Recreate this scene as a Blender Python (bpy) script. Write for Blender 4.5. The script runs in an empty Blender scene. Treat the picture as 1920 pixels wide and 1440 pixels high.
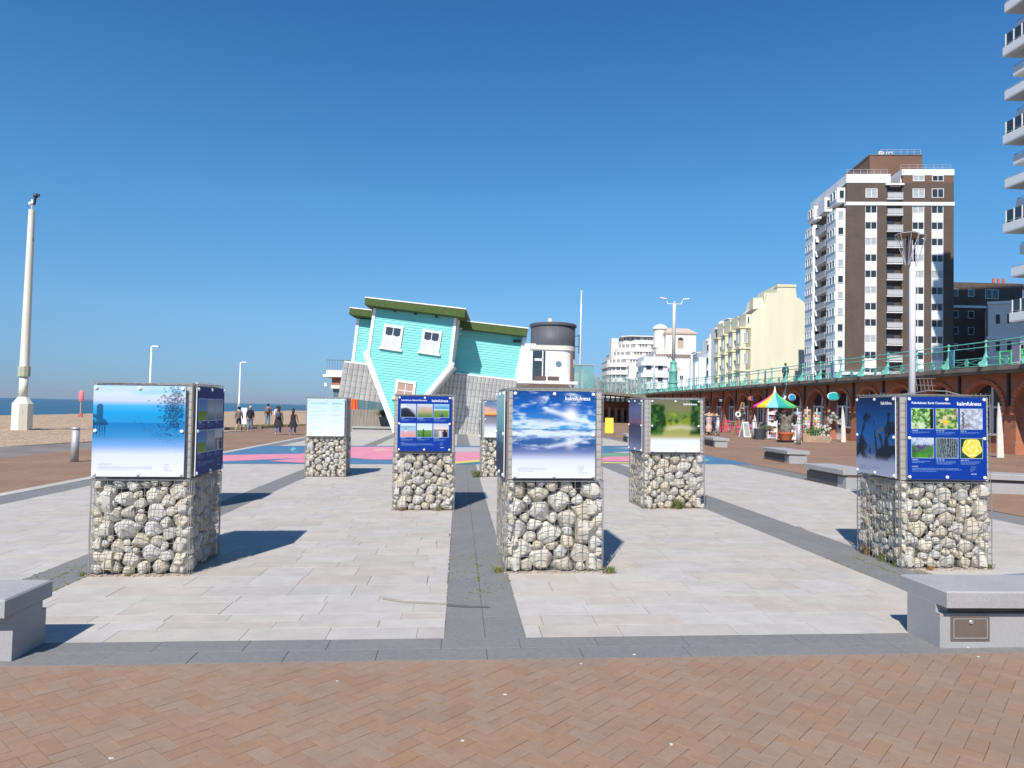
import bpy, math, random
import numpy as np
from mathutils import Vector, Matrix
random.seed(7); rng = np.random.default_rng(7)
C = bpy.context.scene.collection
SC = bpy.context.scene
R_ = math.radians
SLOPE = 0.011            # the promenade falls gently towards the sea

# ------------------------------------------------------------------ camera, sky, sun, exposure
FPX, EYE = 1333.0, 1.8
psi = R_(4.2); pit = math.atan(47 / FPX); rho = 0.0232
fw = Vector((math.sin(psi)*math.cos(pit), math.cos(psi)*math.cos(pit), math.sin(pit)))
r0 = Vector((math.cos(psi), -math.sin(psi), 0)); u0 = r0.cross(fw)
cr = r0*math.cos(rho) + u0*math.sin(rho); cu = cr.cross(fw)
cam_d = bpy.data.cameras.new('camera'); cam = bpy.data.objects.new('camera', cam_d); C.objects.link(cam)
cam.matrix_world = Matrix(((cr.x, cu.x, -fw.x, 0), (cr.y, cu.y, -fw.y, 0), (cr.z, cu.z, -fw.z, EYE), (0, 0, 0, 1)))
cam_d.sensor_width = 36; cam_d.lens = 36*FPX/1920; cam_d.clip_start = .1; cam_d.clip_end = 40000
SC.camera = cam
SUN_AZ, SUN_EL = 21.5, 47.0            # shadows run 21.5 deg right of +Y
w = bpy.data.worlds.new('World'); SC.world = w; w.use_nodes = True
nt = w.node_tree; nt.nodes.clear()
sky = nt.nodes.new('ShaderNodeTexSky'); sky.sky_type = 'NISHITA'; sky.sun_disc = False
sky.sun_elevation = R_(SUN_EL); sky.sun_rotation = R_(180 + SUN_AZ)
sky.air_density = 1.0; sky.dust_density = 0.15; sky.ozone_density = 2.2; sky.altitude = 0
bg = nt.nodes.new('ShaderNodeBackground'); bg.inputs['Strength'].default_value = 0.128
wo = nt.nodes.new('ShaderNodeOutputWorld')
tcw = nt.nodes.new('ShaderNodeTexCoord'); sx = nt.nodes.new('ShaderNodeSeparateXYZ'); cr_ = nt.nodes.new('ShaderNodeValToRGB'); mw = nt.nodes.new('ShaderNodeMix')
mw.data_type = 'RGBA'; mw.blend_type = 'MULTIPLY'; mw.inputs[0].default_value = 1; mw.clamp_factor = False
nt.links.new(tcw.outputs['Generated'], sx.inputs[0]); nt.links.new(sx.outputs['Z'], cr_.inputs[0])
el = cr_.color_ramp.elements                      # clear-air tint of the sky dome, the same all the way round
for i, (p_, c_) in enumerate(((0., (.225, .355, .655)), (.035, (.25, .40, .67)), (.12, (.355, .56, .75)), (.27, (.33, .70, .90)), (.48, (.24, .62, .93)), (1., (.19, .46, .70)))):
    e_ = el[i] if i < 2 else el.new(p_)
    e_.position = p_; e_.color = (*c_, 1)
nt.links.new(sky.outputs[0], mw.inputs[6]); nt.links.new(cr_.outputs[0], mw.inputs[7]); nt.links.new(mw.outputs[2], bg.inputs[0]); nt.links.new(bg.outputs[0], wo.inputs[0])
sl = bpy.data.lights.new('sun', 'SUN'); sl.energy = 5.0; sl.angle = R_(.53); sl.color = (1, .955, .89)
so = bpy.data.objects.new('sun', sl); C.objects.link(so)
sd = Vector((-math.sin(R_(SUN_AZ))*math.cos(R_(SUN_EL)), -math.cos(R_(SUN_AZ))*math.cos(R_(SUN_EL)), math.sin(R_(SUN_EL))))
so.rotation_euler = sd.to_track_quat('Z', 'Y').to_euler(); so.location = (0, -20, 60)
SC.view_settings.view_transform = 'Standard'; SC.view_settings.look = 'None'
SC.view_settings.exposure = 0.24; SC.view_settings.gamma = 1.0; SC.view_settings.use_curve_mapping = False
SC.render.engine = 'CYCLES'

# ------------------------------------------------------------------ helpers
def gz(x): return SLOPE*x
def ray(px, py): return fw + cr*((px-960)/FPX) - cu*((py-720)/FPX)
def at(px, py):                          # where a line of sight meets the promenade
    d = ray(px, py); t = EYE/(SLOPE*d.x - d.z); return Vector((0, 0, EYE)) + d*t
def aty(px, py, y):
    d = ray(px, py); return Vector((0, 0, EYE)) + d*(y/d.y)

def link(o, parent=None):
    C.objects.link(o)
    if parent is not None: o.parent = parent
    return o
def tag(o, label=None, cat=None, group=None, kind=None):
    if label: o['label'] = label
    if cat: o['category'] = cat
    if group: o['group'] = group
    if kind: o['kind'] = kind
    return o
def thing(name, label, cat, loc=(0, 0, 0), rz=0, group=None, kind=None, rot=None):
    o = bpy.data.objects.new(name, None); link(o); o.empty_display_size = .2
    o.location = loc; o.rotation_euler = rot if rot else (0, 0, rz)
    return tag(o, label, cat, group, kind)
def inst(mesh, name, parent, loc=(0, 0, 0), rot=(0, 0, 0), scale=None):
    o = bpy.data.objects.new(name, mesh); link(o, parent); o.location = loc; o.rotation_euler = rot
    if scale: o.scale = scale
    return o
def copy_tree(o, parent=None):
    c = o.copy(); C.objects.link(c); c.parent = parent
    for ch in list(o.children): copy_tree(ch, c)
    return c

class MB:
    def __init__(s): s.v = []; s.f = []; s.m = []; s.cur = 0
    def quadbox(s, P):                   # P: 8 corners, bottom ring then top ring
        b = len(s.v); s.v += [tuple(p) for p in P]
        for q in ((0, 3, 2, 1), (4, 5, 6, 7), (0, 1, 5, 4), (1, 2, 6, 5), (2, 3, 7, 6), (3, 0, 4, 7)):
            s.f.append(tuple(b+i for i in q)); s.m.append(s.cur)
        return s
    def box(s, x0, x1, y0, y1, z0, z1):
        return s.quadbox([(x0, y0, z0), (x1, y0, z0), (x1, y1, z0), (x0, y1, z0), (x0, y0, z1), (x1, y0, z1), (x1, y1, z1), (x0, y1, z1)])
    def cbox(s, c, sx, sy, sz, M=None):
        P = []
        for z in (-.5, .5):
            for x, y in ((-.5, -.5), (.5, -.5), (.5, .5), (-.5, .5)):
                p = Vector((x*sx, y*sy, z*sz))
                if M is not None: p = M @ p
                P.append(p + Vector(c))
        return s.quadbox(P)
    def bar(s, a, b, t, t2=None):        # square bar from a to b
        return s.cyl(a, b, t/1.414, t/1.414 if t2 is None else t2/1.414, 4)
    def cyl(s, a, b, r0, r1=None, n=12, cap=True):
        a = Vector(a); b = Vector(b); r1 = r0 if r1 is None else r1
        d = (b-a); 
        if d.length < 1e-9: return s
        q = d.to_track_quat('Z', 'Y'); k = len(s.v)
        off = math.pi/4 if n == 4 else 0
        for c, r in ((a, r0), (b, r1)):
            for i in range(n):
                t = 2*math.pi*i/n+off; s.v.append(tuple(c + q @ Vector((r*math.cos(t), r*math.sin(t), 0))))
        for i in range(n):
            j = (i+1) % n; s.f.append((k+i, k+j, k+n+j, k+n+i)); s.m.append(s.cur)
        if cap:
            s.f.append(tuple(k+i for i in range(n-1, -1, -1))); s.m.append(s.cur)
            s.f.append(tuple(k+n+i for i in range(n))); s.m.append(s.cur)
        return s
    def lathe(s, prof, n=16, c=(0, 0, 0), sx=1, sy=1):
        k = len(s.v); m = len(prof)
        for r, z in prof:
            for i in range(n):
                t = 2*math.pi*i/n; s.v.append((c[0]+r*sx*math.cos(t), c[1]+r*sy*math.sin(t), c[2]+z))
        for a in range(m-1):
            for i in range(n):
                j = (i+1) % n; s.f.append((k+a*n+i, k+a*n+j, k+(a+1)*n+j, k+(a+1)*n+i)); s.m.append(s.cur)
        s.f.append(tuple(k+i for i in range(n-1, -1, -1))); s.m.append(s.cur)
        s.f.append(tuple(k+(m-1)*n+i for i in range(n))); s.m.append(s.cur)
        return s
    def prism(s, poly, f0, f1):          # poly list of 2D pts; f0/f1 map 2D -> 3D for the two faces
        k = len(s.v); n = len(poly)
        s.v += [tuple(f0(*p)) for p in poly] + [tuple(f1(*p)) for p in poly]
        s.f.append(tuple(range(k+n-1, k-1, -1))); s.m.append(s.cur)
        s.f.append(tuple(range(k+n, k+2*n))); s.m.append(s.cur)
        for i in range(n):
            j = (i+1) % n; s.f.append((k+i, k+j, k+n+j, k+n+i)); s.m.append(s.cur)
        return s
    def xz(s, poly, y0, y1): return s.prism(poly, lambda u, v: (u, y1, v), lambda u, v: (u, y0, v))
    def xy(s, poly, z0, z1): return s.prism(poly, lambda u, v: (u, v, z0), lambda u, v: (u, v, z1))
    def ball(s, c, r, n=10, m=7, sx=1, sy=1, sz=1):
        pr = [(r*math.sin(math.pi*(i+.02)/(m-1+.04)), -r*sz*math.cos(math.pi*(i+.02)/(m-1+.04))) for i in range(m)]
        return s.lathe(pr, n, c, sx, sy)
    def mesh(s, name, mats, smooth=False):
        me = bpy.data.meshes.new(name); me.from_pydata(s.v, [], s.f)
        mats = mats if isinstance(mats, (list, tuple)) else [mats]
        for q in mats: me.materials.append(q)
        if len(mats) > 1: me.polygons.foreach_set('material_index', s.m)
        if smooth is True: me.polygons.foreach_set('use_smooth', [True]*len(s.f))
        elif smooth:
            me.polygons.foreach_set('use_smooth', [True]*len(s.f)); me.update(); me.set_sharp_from_angle(angle=.6)
        me.update(); return me
    def build(s, name, mats, parent=None, smooth=False, loc=(0, 0, 0), rot=(0, 0, 0)):
        return inst(s.mesh(name, mats, smooth), name, parent, loc, rot)

def clip_poly(poly, nx, ny, d):          # keep nx*x+ny*y <= d
    out = []; n = len(poly)
    for i in range(n):
        a = poly[i]; b = poly[(i+1) % n]; da = nx*a[0]+ny*a[1]-d; db = nx*b[0]+ny*b[1]-d
        if da <= 0: out.append(a)
        if (da < 0 < db) or (db < 0 < da):
            t = da/(da-db); out.append((a[0]+(b[0]-a[0])*t, a[1]+(b[1]-a[1])*t))
    return out

# ------------------------------------------------------------------ materials
_M = {}
def mat(name, col, rough=.8, var=0., scale=4., bump=0., bscale=40., metal=0., rnd=0., spec=.5, col2=None, detail=4, bdist=.01, world=False, alpha=1, spots=None, stretch=None, sat=0., wst=None):
    if name in _M: return _M[name]
    m = bpy.data.materials.new(name); m.use_nodes = True; N = m.node_tree.nodes; L = m.node_tree.links
    b = N['Principled BSDF']; b.inputs['Roughness'].default_value = rough; b.inputs['Metallic'].default_value = metal
    b.inputs['Specular IOR Level'].default_value = spec
    b.inputs['Base Color'].default_value = (*col, 1)
    tc = N.new('ShaderNodeNewGeometry').outputs['Position'] if world else N.new('ShaderNodeTexCoord').outputs['Object']
    if rnd and not world:
        oi = N.new('ShaderNodeObjectInfo'); ad = N.new('ShaderNodeVectorMath'); ad.operation = 'ADD'
        sc = N.new('ShaderNodeVectorMath'); sc.operation = 'SCALE'; sc.inputs[0].default_value = (37, 51, 23)
        L.new(oi.outputs['Random'], sc.inputs['Scale']); L.new(tc, ad.inputs[0]); L.new(sc.outputs[0], ad.inputs[1]); tc = ad.outputs[0]
    if stretch:
        mp = N.new('ShaderNodeMapping'); mp.inputs['Scale'].default_value = stretch; L.new(tc, mp.inputs[0]); tc = mp.outputs[0]
    cur = None
    if var or col2:
        nz = N.new('ShaderNodeTexNoise'); nz.inputs['Scale'].default_value = scale; nz.inputs['Detail'].default_value = detail; nz.inputs['Roughness'].default_value = .65
        L.new(tc, nz.inputs['Vector'])
        mx = N.new('ShaderNodeMix'); mx.data_type = 'RGBA'
        c2 = col2 if col2 else tuple(c*(1-var) for c in col)
        c1 = col if col2 else tuple(min(1, c*(1+var*.6)) for c in col)
        mx.inputs[6].default_value = (*c1, 1); mx.inputs[7].default_value = (*c2, 1)
        rp = N.new('ShaderNodeMapRange'); rp.inputs[1].default_value = .36; rp.inputs[2].default_value = .64
        L.new(nz.outputs['Fac'], rp.inputs[0]); L.new(rp.outputs[0], mx.inputs[0]); cur = mx.outputs[2]
    if spots:                            # (colour, scale, threshold) small stains of their own shape
        n2 = N.new('ShaderNodeTexNoise'); n2.inputs['Scale'].default_value = spots[1]; n2.inputs['Detail'].default_value = 6; L.new(tc, n2.inputs['Vector'])
        r2 = N.new('ShaderNodeMapRange'); r2.inputs[1].default_value = spots[2]; r2.inputs[2].default_value = spots[2]+.08; L.new(n2.outputs['Fac'], r2.inputs[0])
        m2 = N.new('ShaderNodeMix'); m2.data_type = 'RGBA'; L.new(r2.outputs[0], m2.inputs[0])
        if cur: L.new(cur, m2.inputs[6])
        else: m2.inputs[6].default_value = (*col, 1)
        m2.inputs[7].default_value = (*spots[0], 1); cur = m2.outputs[2]
    if wst:                              # broad stains that run across neighbouring pieces: (scale, amount, colour)
        gp_ = N.new('ShaderNodeNewGeometry'); n3 = N.new('ShaderNodeTexNoise'); n3.inputs['Scale'].default_value = wst[0]; n3.inputs['Detail'].default_value = 9; n3.inputs['Roughness'].default_value = .72
        L.new(gp_.outputs['Position'], n3.inputs['Vector']); r3 = N.new('ShaderNodeMapRange'); r3.inputs[1].default_value = .46; r3.inputs[2].default_value = .72; r3.inputs[4].default_value = wst[1]; L.new(n3.outputs['Fac'], r3.inputs[0])
        m3 = N.new('ShaderNodeMix'); m3.data_type = 'RGBA'; L.new(r3.outputs[0], m3.inputs[0]); m3.inputs[7].default_value = (*wst[2], 1)
        if cur: L.new(cur, m3.inputs[6])
        else: m3.inputs[6].default_value = (*col, 1)
        cur = m3.outputs[2]
    if rnd:
        oi2 = N.new('ShaderNodeObjectInfo'); hs = N.new('ShaderNodeHueSaturation')
        mr = N.new('ShaderNodeMapRange'); mr.inputs[3].default_value = 1-rnd; mr.inputs[4].default_value = 1+rnd*.7
        L.new(oi2.outputs['Random'], mr.inputs[0]); L.new(mr.outputs[0], hs.inputs['Value'])
        if sat:
            wn = N.new('ShaderNodeTexWhiteNoise'); wn.noise_dimensions = '1D'; L.new(oi2.outputs['Random'], wn.inputs['W'])
            ms = N.new('ShaderNodeMapRange'); ms.inputs[3].default_value = 1-sat; ms.inputs[4].default_value = 1+sat
            L.new(wn.outputs['Value'], ms.inputs[0]); L.new(ms.outputs[0], hs.inputs['Saturation'])
        if cur: L.new(cur, hs.inputs['Color'])
        else: hs.inputs['Color'].default_value = (*col, 1)
        cur = hs.outputs[0]
    if cur: L.new(cur, b.inputs['Base Color'])
    if bump:
        nb = N.new('ShaderNodeTexNoise'); nb.inputs['Scale'].default_value = bscale; nb.inputs['Detail'].default_value = 5; L.new(tc, nb.inputs['Vector'])
        bp = N.new('ShaderNodeBump'); bp.inputs['Strength'].default_value = bump; bp.inputs['Distance'].default_value = bdist
        L.new(nb.outputs['Fac'], bp.inputs['Height']); L.new(bp.outputs[0], b.inputs['Normal'])
    if alpha < 1: b.inputs['Alpha'].default_value = alpha
    _M[name] = m; return m

def brickmat(name, c1, c2, mortar, bw, bh, ms=.01, rot=(0, 0, 0), var=.15, rough=.9, vcol=None, off=.5, stain=None):
    m = bpy.data.materials.new(name); m.use_nodes = True; N = m.node_tree.nodes; L = m.node_tree.links
    b = N['Principled BSDF']; b.inputs['Roughness'].default_value = rough; b.inputs['Specular IOR Level'].default_value = .3
    tc = N.new('ShaderNodeTexCoord'); mp = N.new('ShaderNodeMapping'); mp.inputs['Rotation'].default_value = rot
    if rot[0]:                           # upright wall: run the courses along x+y, rise along z
        mp.inputs['Rotation'].default_value = (0, 0, 0); sp = N.new('ShaderNodeSeparateXYZ'); cb = N.new('ShaderNodeCombineXYZ'); ad = N.new('ShaderNodeMath')
        L.new(tc.outputs['Object'], sp.inputs[0]); L.new(sp.outputs[0], ad.inputs[0]); L.new(sp.outputs[1], ad.inputs[1]); L.new(ad.outputs[0], cb.inputs[0]); L.new(sp.outputs[2], cb.inputs[1]); L.new(cb.outputs[0], mp.inputs[0])
    else: L.new(tc.outputs['Object'], mp.inputs[0])
    bt = N.new('ShaderNodeTexBrick'); bt.offset = off
    for k, v in (('Color1', (*c1, 1)), ('Color2', (*c2, 1)), ('Mortar', (*mortar, 1)), ('Scale', 1.), ('Mortar Size', ms), ('Brick Width', bw), ('Row Height', bh), ('Bias', 0.)):
        bt.inputs[k].default_value = v
    L.new(mp.outputs[0], bt.inputs['Vector'])
    nz = N.new('ShaderNodeTexNoise'); nz.inputs['Scale'].default_value = .35; nz.inputs['Detail'].default_value = 6; nz.inputs['Roughness'].default_value = .7
    L.new(tc.outputs['Object'], nz.inputs['Vector'])
    rp = N.new('ShaderNodeMapRange'); rp.inputs[1].default_value = .3; rp.inputs[2].default_value = .7; rp.inputs[3].default_value = 1-var; rp.inputs[4].default_value = 1+var*.6
    L.new(nz.outputs['Fac'], rp.inputs[0])
    hs = N.new('ShaderNodeHueSaturation'); L.new(rp.outputs[0], hs.inputs['Value']); L.new(bt.outputs['Color'], hs.inputs['Color'])
    cur = hs.outputs[0]
    if stain:
        n2 = N.new('ShaderNodeTexNoise'); n2.inputs['Scale'].default_value = stain[1]; n2.inputs['Detail'].default_value = 7; L.new(tc.outputs['Object'], n2.inputs['Vector'])
        r2 = N.new('ShaderNodeMapRange'); r2.inputs[1].default_value = stain[2]; r2.inputs[2].default_value = stain[2]+.15; r2.inputs[4].default_value = .7; L.new(n2.outputs['Fac'], r2.inputs[0])
        m2 = N.new('ShaderNodeMix'); m2.data_type = 'RGBA'; L.new(r2.outputs[0], m2.inputs[0]); L.new(cur, m2.inputs[6]); m2.inputs[7].default_value = (*stain[0], 1); cur = m2.outputs[2]
    L.new(cur, b.inputs['Base Color'])
    bp = N.new('ShaderNodeBump'); bp.inputs['Strength'].default_value = .6; bp.inputs['Distance'].default_value = .006; bp.invert = True
    L.new(bt.outputs['Fac'], bp.inputs['Height']); L.new(bp.outputs[0], b.inputs['Normal'])
    _M[name] = m; return m

def vcolmat(name, rough=.55, spec=.22):
    if name in _M: return _M[name]
    m = bpy.data.materials.new(name); m.use_nodes = True; N = m.node_tree.nodes; L = m.node_tree.links
    b = N['Principled BSDF']; b.inputs['Roughness'].default_value = rough; b.inputs['Specular IOR Level'].default_value = spec
    a = N.new('ShaderNodeVertexColor'); a.layer_name = 'print'; L.new(a.outputs['Color'], b.inputs['Base Color'])
    _M[name] = m; return m

M = dict(
 steel=mat('galvanised_steel', (.47, .47, .46), .5, metal=.35, var=.12, scale=8),
 wire=mat('wire', (.34, .33, .31), .5, metal=.5),
 bolt=mat('bolt_cap', (.82, .84, .85), .35),
 panel=mat('panel_edge', (.7, .7, .7), .4),
 board=mat('backing_board', (.43, .405, .38), .9, var=.18, scale=3, bump=.2, bscale=50, stretch=(1, 1, .3)),
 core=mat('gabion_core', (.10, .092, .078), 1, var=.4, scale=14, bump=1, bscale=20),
 stone=mat('chalky_stone', (.56, .515, .43), .95, col2=(.47, .435, .37), scale=6, bump=.8, bscale=20, bdist=.010, rnd=.12, sat=.5, spots=((.34, .32, .27), 11, .68)),
 slab=mat('light_granite', (.475, .435, .39), .85, col2=(.405, .37, .335), scale=3, bump=.3, bscale=160, bdist=.002, rnd=.042, sat=.3, wst=(1.6, .5, (.37, .335, .295)), spots=((.29, .27, .24), 34, .665)),
 slabdark=mat('grey_granite', (.185, .180, .175), .8, var=.12, scale=30, bump=.3, bscale=200, bdist=.002, rnd=.035, wst=(1.2, .5, (.235, .225, .21)), spots=((.33, .33, .33), 90, .66)),
 joint=mat('sandy_joint', (.27, .25, .22), 1, col2=(.19, .18, .14), scale=3),
 joint2=mat('mossy_joint', (.235, .165, .115), 1, col2=(.12, .11, .05), scale=5),
 paver=mat('clay_paver', (.30, .195, .13), .9, col2=(.27, .17, .113), scale=14, bump=.4, bscale=110, bdist=.004, rnd=.045, sat=.12, spots=((.2, .15, .12), 30, .65), wst=(1.1, .62, (.205, .145, .11))),
 bench=mat('bench_granite', (.36, .35, .345), .75, var=.14, scale=90, bump=.3, bscale=200, bdist=.0015, wst=(2.5, .5, (.27, .26, .25)), spots=((.26, .26, .27), 150, .62)),
 kerb=mat('pale_kerb', (.46, .43, .38), .9, var=.12, scale=2, bump=.2, bscale=60),
 asphalt=mat('grey_asphalt', (.20, .175, .16), .95, var=.2, scale=.4, bump=.4, bscale=80),
 hatch=mat('brown_hatch', (.19, .15, .125), .45, var=.1, scale=5, metal=.3),
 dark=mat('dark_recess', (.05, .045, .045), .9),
 black=mat('black_paint', (.025, .025, .028), .5),
 white=mat('white_paint', (.80, .80, .79), .55, var=.05, scale=2),
 cream=mat('cream_render', (.74, .70, .60), .8, var=.07, scale=.3),
 teal=mat('turquoise_iron', (.15, .44, .36), .5, var=.2, scale=3),
 mint=mat('mint_boards', (.19, .60, .545), .6, var=.07, scale=1.0, stretch=(.25, 1, 5)),
 turf=mat('artificial_turf', (.082, .125, .032), .95, col2=(.055, .088, .024), scale=9, bump=.6, bscale=120),
 glass=mat('window_glass', (.035, .045, .055), .08, spec=.8),
 glass_pale=mat('curtained_glass', (.45, .47, .47), .2, spec=.8, var=.2, scale=3),
 concrete=mat('weathered_concrete', (.22, .195, .16), .9, col2=(.13, .115, .095), scale=1.3, bump=.3, bscale=15),
 brown=brickmat('brown_brick', (.135, .096, .076), (.112, .08, .064), (.12, .095, .08), .25, .08, .012, (R_(90), 0, 0), .2),
 brown2=brickmat('red_brown_brick', (.20, .105, .072), (.17, .09, .065), (.2, .12, .09), .25, .08, .012, (R_(90), 0, 0), .1),
)
# ------------------------------------------------------------------ ground, paving
TILT = (0, -math.atan(SLOPE), 0)
def sheet(name, poly, z, m, kind='structure', parent=None, tilt=True):
    b = MB(); k = [(x, y, z) for x, y in poly]; b.v = k; b.f = [tuple(range(len(k)))]; b.m = [0]
    o = b.build(name, m, parent)
    if parent is None:
        if tilt: o.rotation_euler = TILT
        tag(o, kind=kind)
    return o
herr = brickmat('promenade_brick', (.29, .18, .12), (.26, .155, .105), (.215, .15, .105), .2, .1, .004, (0, 0, R_(45)), .22, stain=((.24, .16, .12), 2.2, .60))
ground = sheet('ground', [(-14.7, -30), (25.2, -30), (25.2, 1.6), (-14.7, 1.6)], 0, herr)
for k, pl in enumerate([[(-14.7, 1.6), (-9, 1.6), (-9, 400), (-14.7, 400)], [(10.0, 1.6), (25.6, 1.6), (25.6, 400), (10.0, 400)], [(-9, 52), (10, 52), (10, 400), (-9, 400)]]):
    sheet('promenade', pl, 0, herr)
base = sheet('paving_bed', [(-9, 1.6), (10, 1.6), (10, 52), (-9, 52)], -.012, M['joint'])
sheet('path', [(-14.7, -30), (-14.7, 400), (-8, 400), (-13.2, 80), (-13.9, 63), (-15.3, 48.8), (-17.0, 34.4), (-18.4, 30.2), (-24, 10), (-26, -30)], -.004, M['asphalt'])

# slabs ---------------------------------------------------------------
def piece_mesh(name, w, d, m, bev=.0016):
    b = MB(); x, y = w/2, d/2
    b.v = [(-x, -y, -.02), (x, -y, -.02), (x, y, -.02), (-x, y, -.02), (-x, -y, -bev), (x, -y, -bev), (x, y, -bev), (-x, y, -bev),
           (-x+bev, -y+bev, 0), (x-bev, -y+bev, 0), (x-bev, y-bev, 0), (-x+bev, y-bev, 0)]
    for a in (0, 4):
        for i in range(4):
            j = (i+1) % 4; b.f.append((a+i, a+j, a+4+j, a+4+i)); b.m.append(0)
    b.f.append((8, 9, 10, 11)); b.m.append(0)
    return b.mesh(name, m)
_pm = {}
def lay(pieces, name, parent, m, top=0.):
    """pieces: (cx, cy, w, d, rot). The 300 nearest become parts, the rest one stuff part."""
    pieces = sorted(pieces, key=lambda p: (p[0]-.3)**2*.5+p[1]**2)
    for i, (cx, cy, w_, d_, a) in enumerate(pieces[:298]):
        key = (name, round(w_, 2), round(d_, 2))
        if key not in _pm: _pm[key] = piece_mesh(name, w_, d_, m)
        inst(_pm[key], name, parent, (cx, cy, top+random.uniform(-.0012, .0012)), (random.uniform(-.0015, .0015), random.uniform(-.0015, .0015), a))
    rest = pieces[298:]
    if rest:
        V = []; F = []; col = []
        for cx, cy, w_, d_, a in rest:
            k = len(V); x, y = w_/2, d_/2; z = top+random.uniform(-.001, .001); ca, sa = math.cos(a), math.sin(a)
            for px, py, pz in ((-x, -y, -.015), (x, -y, -.015), (x, y, -.015), (-x, y, -.015), (-x, -y, z), (x, -y, z), (x, y, z), (-x, y, z)):
                V.append((cx+px*ca-py*sa, cy+px*sa+py*ca, pz))
            F += [(k+4, k+5, k+6, k+7), (k, k+1, k+5, k+4), (k+1, k+2, k+6, k+5), (k+2, k+3, k+7, k+6), (k+3, k, k+4, k+7)]
            col += [random.random()]*8
        me = bpy.data.meshes.new(name+'_rest'); me.from_pydata(V, [], F)
        at_ = me.attributes.new('tone', 'FLOAT', 'POINT'); at_.data.foreach_set('value', col)
        mm = m.copy(); mm.name = m.name+'_far'; N = mm.node_tree.nodes; L = mm.node_tree.links
        an = N.new('ShaderNodeAttribute'); an.attribute_name = 'tone'
        for oi in [n for n in N if n.type == 'OBJECT_INFO']:
            for l in list(oi.outputs['Random'].links): 
                ts = l.to_socket; L.new(an.outputs['Fac'], ts)
        me.materials.append(mm)
        o = inst(me, name+'_field', parent); tag(o, kind='stuff')
    return len(pieces)

def rows(x0, x1, y0, y1, hs, lmin, lmax, gap=.003):
    out = []; y = y0
    while y < y1-.02:
        h = min(random.choice(hs), y1-y)
        if y1-(y+h) < .08: h = y1-y
        x = x0 - random.uniform(0, lmax*.8) ; 
        while x < x1:
            l = random.uniform(lmin, lmax); l = round(l*20)/20
            a, b_ = max(x, x0), min(x+l, x1)
            if b_-a > .05: out.append(((a+b_)/2, y+h/2, round(b_-a, 2)-gap, round(h, 3)-gap, 0))
            x += l
        y += h
    return out
lp = thing('light_paving', None, None, rot=TILT, kind='structure')
P1 = []
for (x0, x1) in ((-8.0, -4.38), (-3.82, -.07), (.57, 4.56), (5.33, 9.2)):
    P1 += rows(x0, x1, 5.64, 22.3, (.2, .3, .3, .4), .45, 1.0)
P1 = [p for p in P1]
lay(P1, 'slab', lp, M['slab'])
P2 = []
for (x0, x1) in ((-8.0, -4.38), (-3.82, -.07), (.57, 4.56), (5.33, 9.2)): P2 += rows(x0, x1, 22.3, 52, (.4, .6), .8, 1.6)
b = MB()
for cx, cy, w_, d_, a in P2: b.box(cx-w_/2, cx+w_/2, cy-d_/2, cy+d_/2, -.015, random.uniform(-.001, .001))
tag(b.build('far_slabs', M['slab'], lp), kind='stuff')
gp = thing('grey_paving', None, None, rot=TILT, kind='structure')
P3 = rows(-9.0, 10.0, 5.16, 5.64, (.24,), .5, .9)
for (x0, x1) in ((-4.38, -3.82), (-.07, .57), (4.56, 5.33), (-8.7, -8.0), (9.2, 9.96)):
    q = rows(0, 17 if x0 != 0 else 17, x0, x1, ((x1-x0)/2,), .4, .8)
    P3 += [(p[1], 5.64+p[0], p[3], p[2], 0) for p in q]
lay(P3, 'grey_slab', gp, M['slabdark'])
b = MB()
for (x0, x1) in ((-4.38, -3.82), (-.07, .57), (4.56, 5.33), (-8.7, -8.0), (9.2, 9.96)):
    y = 22.64
    while y < 52: b.box(x0+.003, x1-.003, y, min(52, y+.8)-.004, -.015, 0); y += .8
tag(b.build('far_grey_slabs', M['slabdark'], gp), kind='stuff')
kb = MB(); y = 5.2
while y < 52: kb.box(-9.0, -8.705, y, y+.895, -.02, .006); y += .9
kb = kb.build('edging', M['kerb'], gp); tag(kb, kind='stuff')
# herringbone clay pavers in the foreground
hp = thing('brick_paving', None, None, rot=TILT, kind='structure')
P4 = []; CUT = []; W_ = .1; ca = math.cos(R_(45))
for i in range(-75, 76):
    for j in range(-75, 76):
        k = (i-j) % 4
        if k == 0: c = ((i+1)*W_, (j+.5)*W_); a = 0
        elif k == 3: c = ((i+.5)*W_, (j+1)*W_); a = R_(90)
        else: continue
        x = (c[0]-c[1])*ca; y = (c[0]+c[1])*ca + 4.2
        if 3.0 < y < 5.26 and -4.7 < x < 5.5:
            far = max(abs(.1*math.cos(R_(45))+.05*math.cos(R_(45))), 0)
            if y+far < 5.155: P4.append((x, y, .197, .097, a+R_(45)))
            else:
                q = [(-.0985, -.0485), (.0985, -.0485), (.0985, .0485), (-.0985, .0485)]; ca2, sa2 = math.cos(a+R_(45)), math.sin(a+R_(45))
                q = clip_poly([(x+u*ca2-v*sa2, y+u*sa2+v*ca2) for u, v in q], 0, 1, 5.155)
                if len(q) > 2: CUT.append(q)
lay(P4, 'brick', hp, M['paver'])
b = MB()
for q in CUT: b.xy(q, -.015, -.0008)
tag(b.build('cut_bricks', M['paver'], hp), kind='stuff')
sheet('paving_bed', [(-4.75, 3.0), (5.55, 3.0), (5.55, 5.157), (-4.75, 5.157)], -.008, M['joint2'])
# cut bricks closing the herringbone against the grey border
sheet('paving_strip', [(-4.8, 1.6), (5.6, 1.6), (5.6, 3.06), (-4.8, 3.06)], .0008, herr)
for xa, xb in ((-9, -4.55), (5.35, 10)): sheet('paving_strip', [(xa, 1.6), (xb, 1.6), (xb, 5.16), (xa, 5.16)], -.0005, herr)

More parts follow.
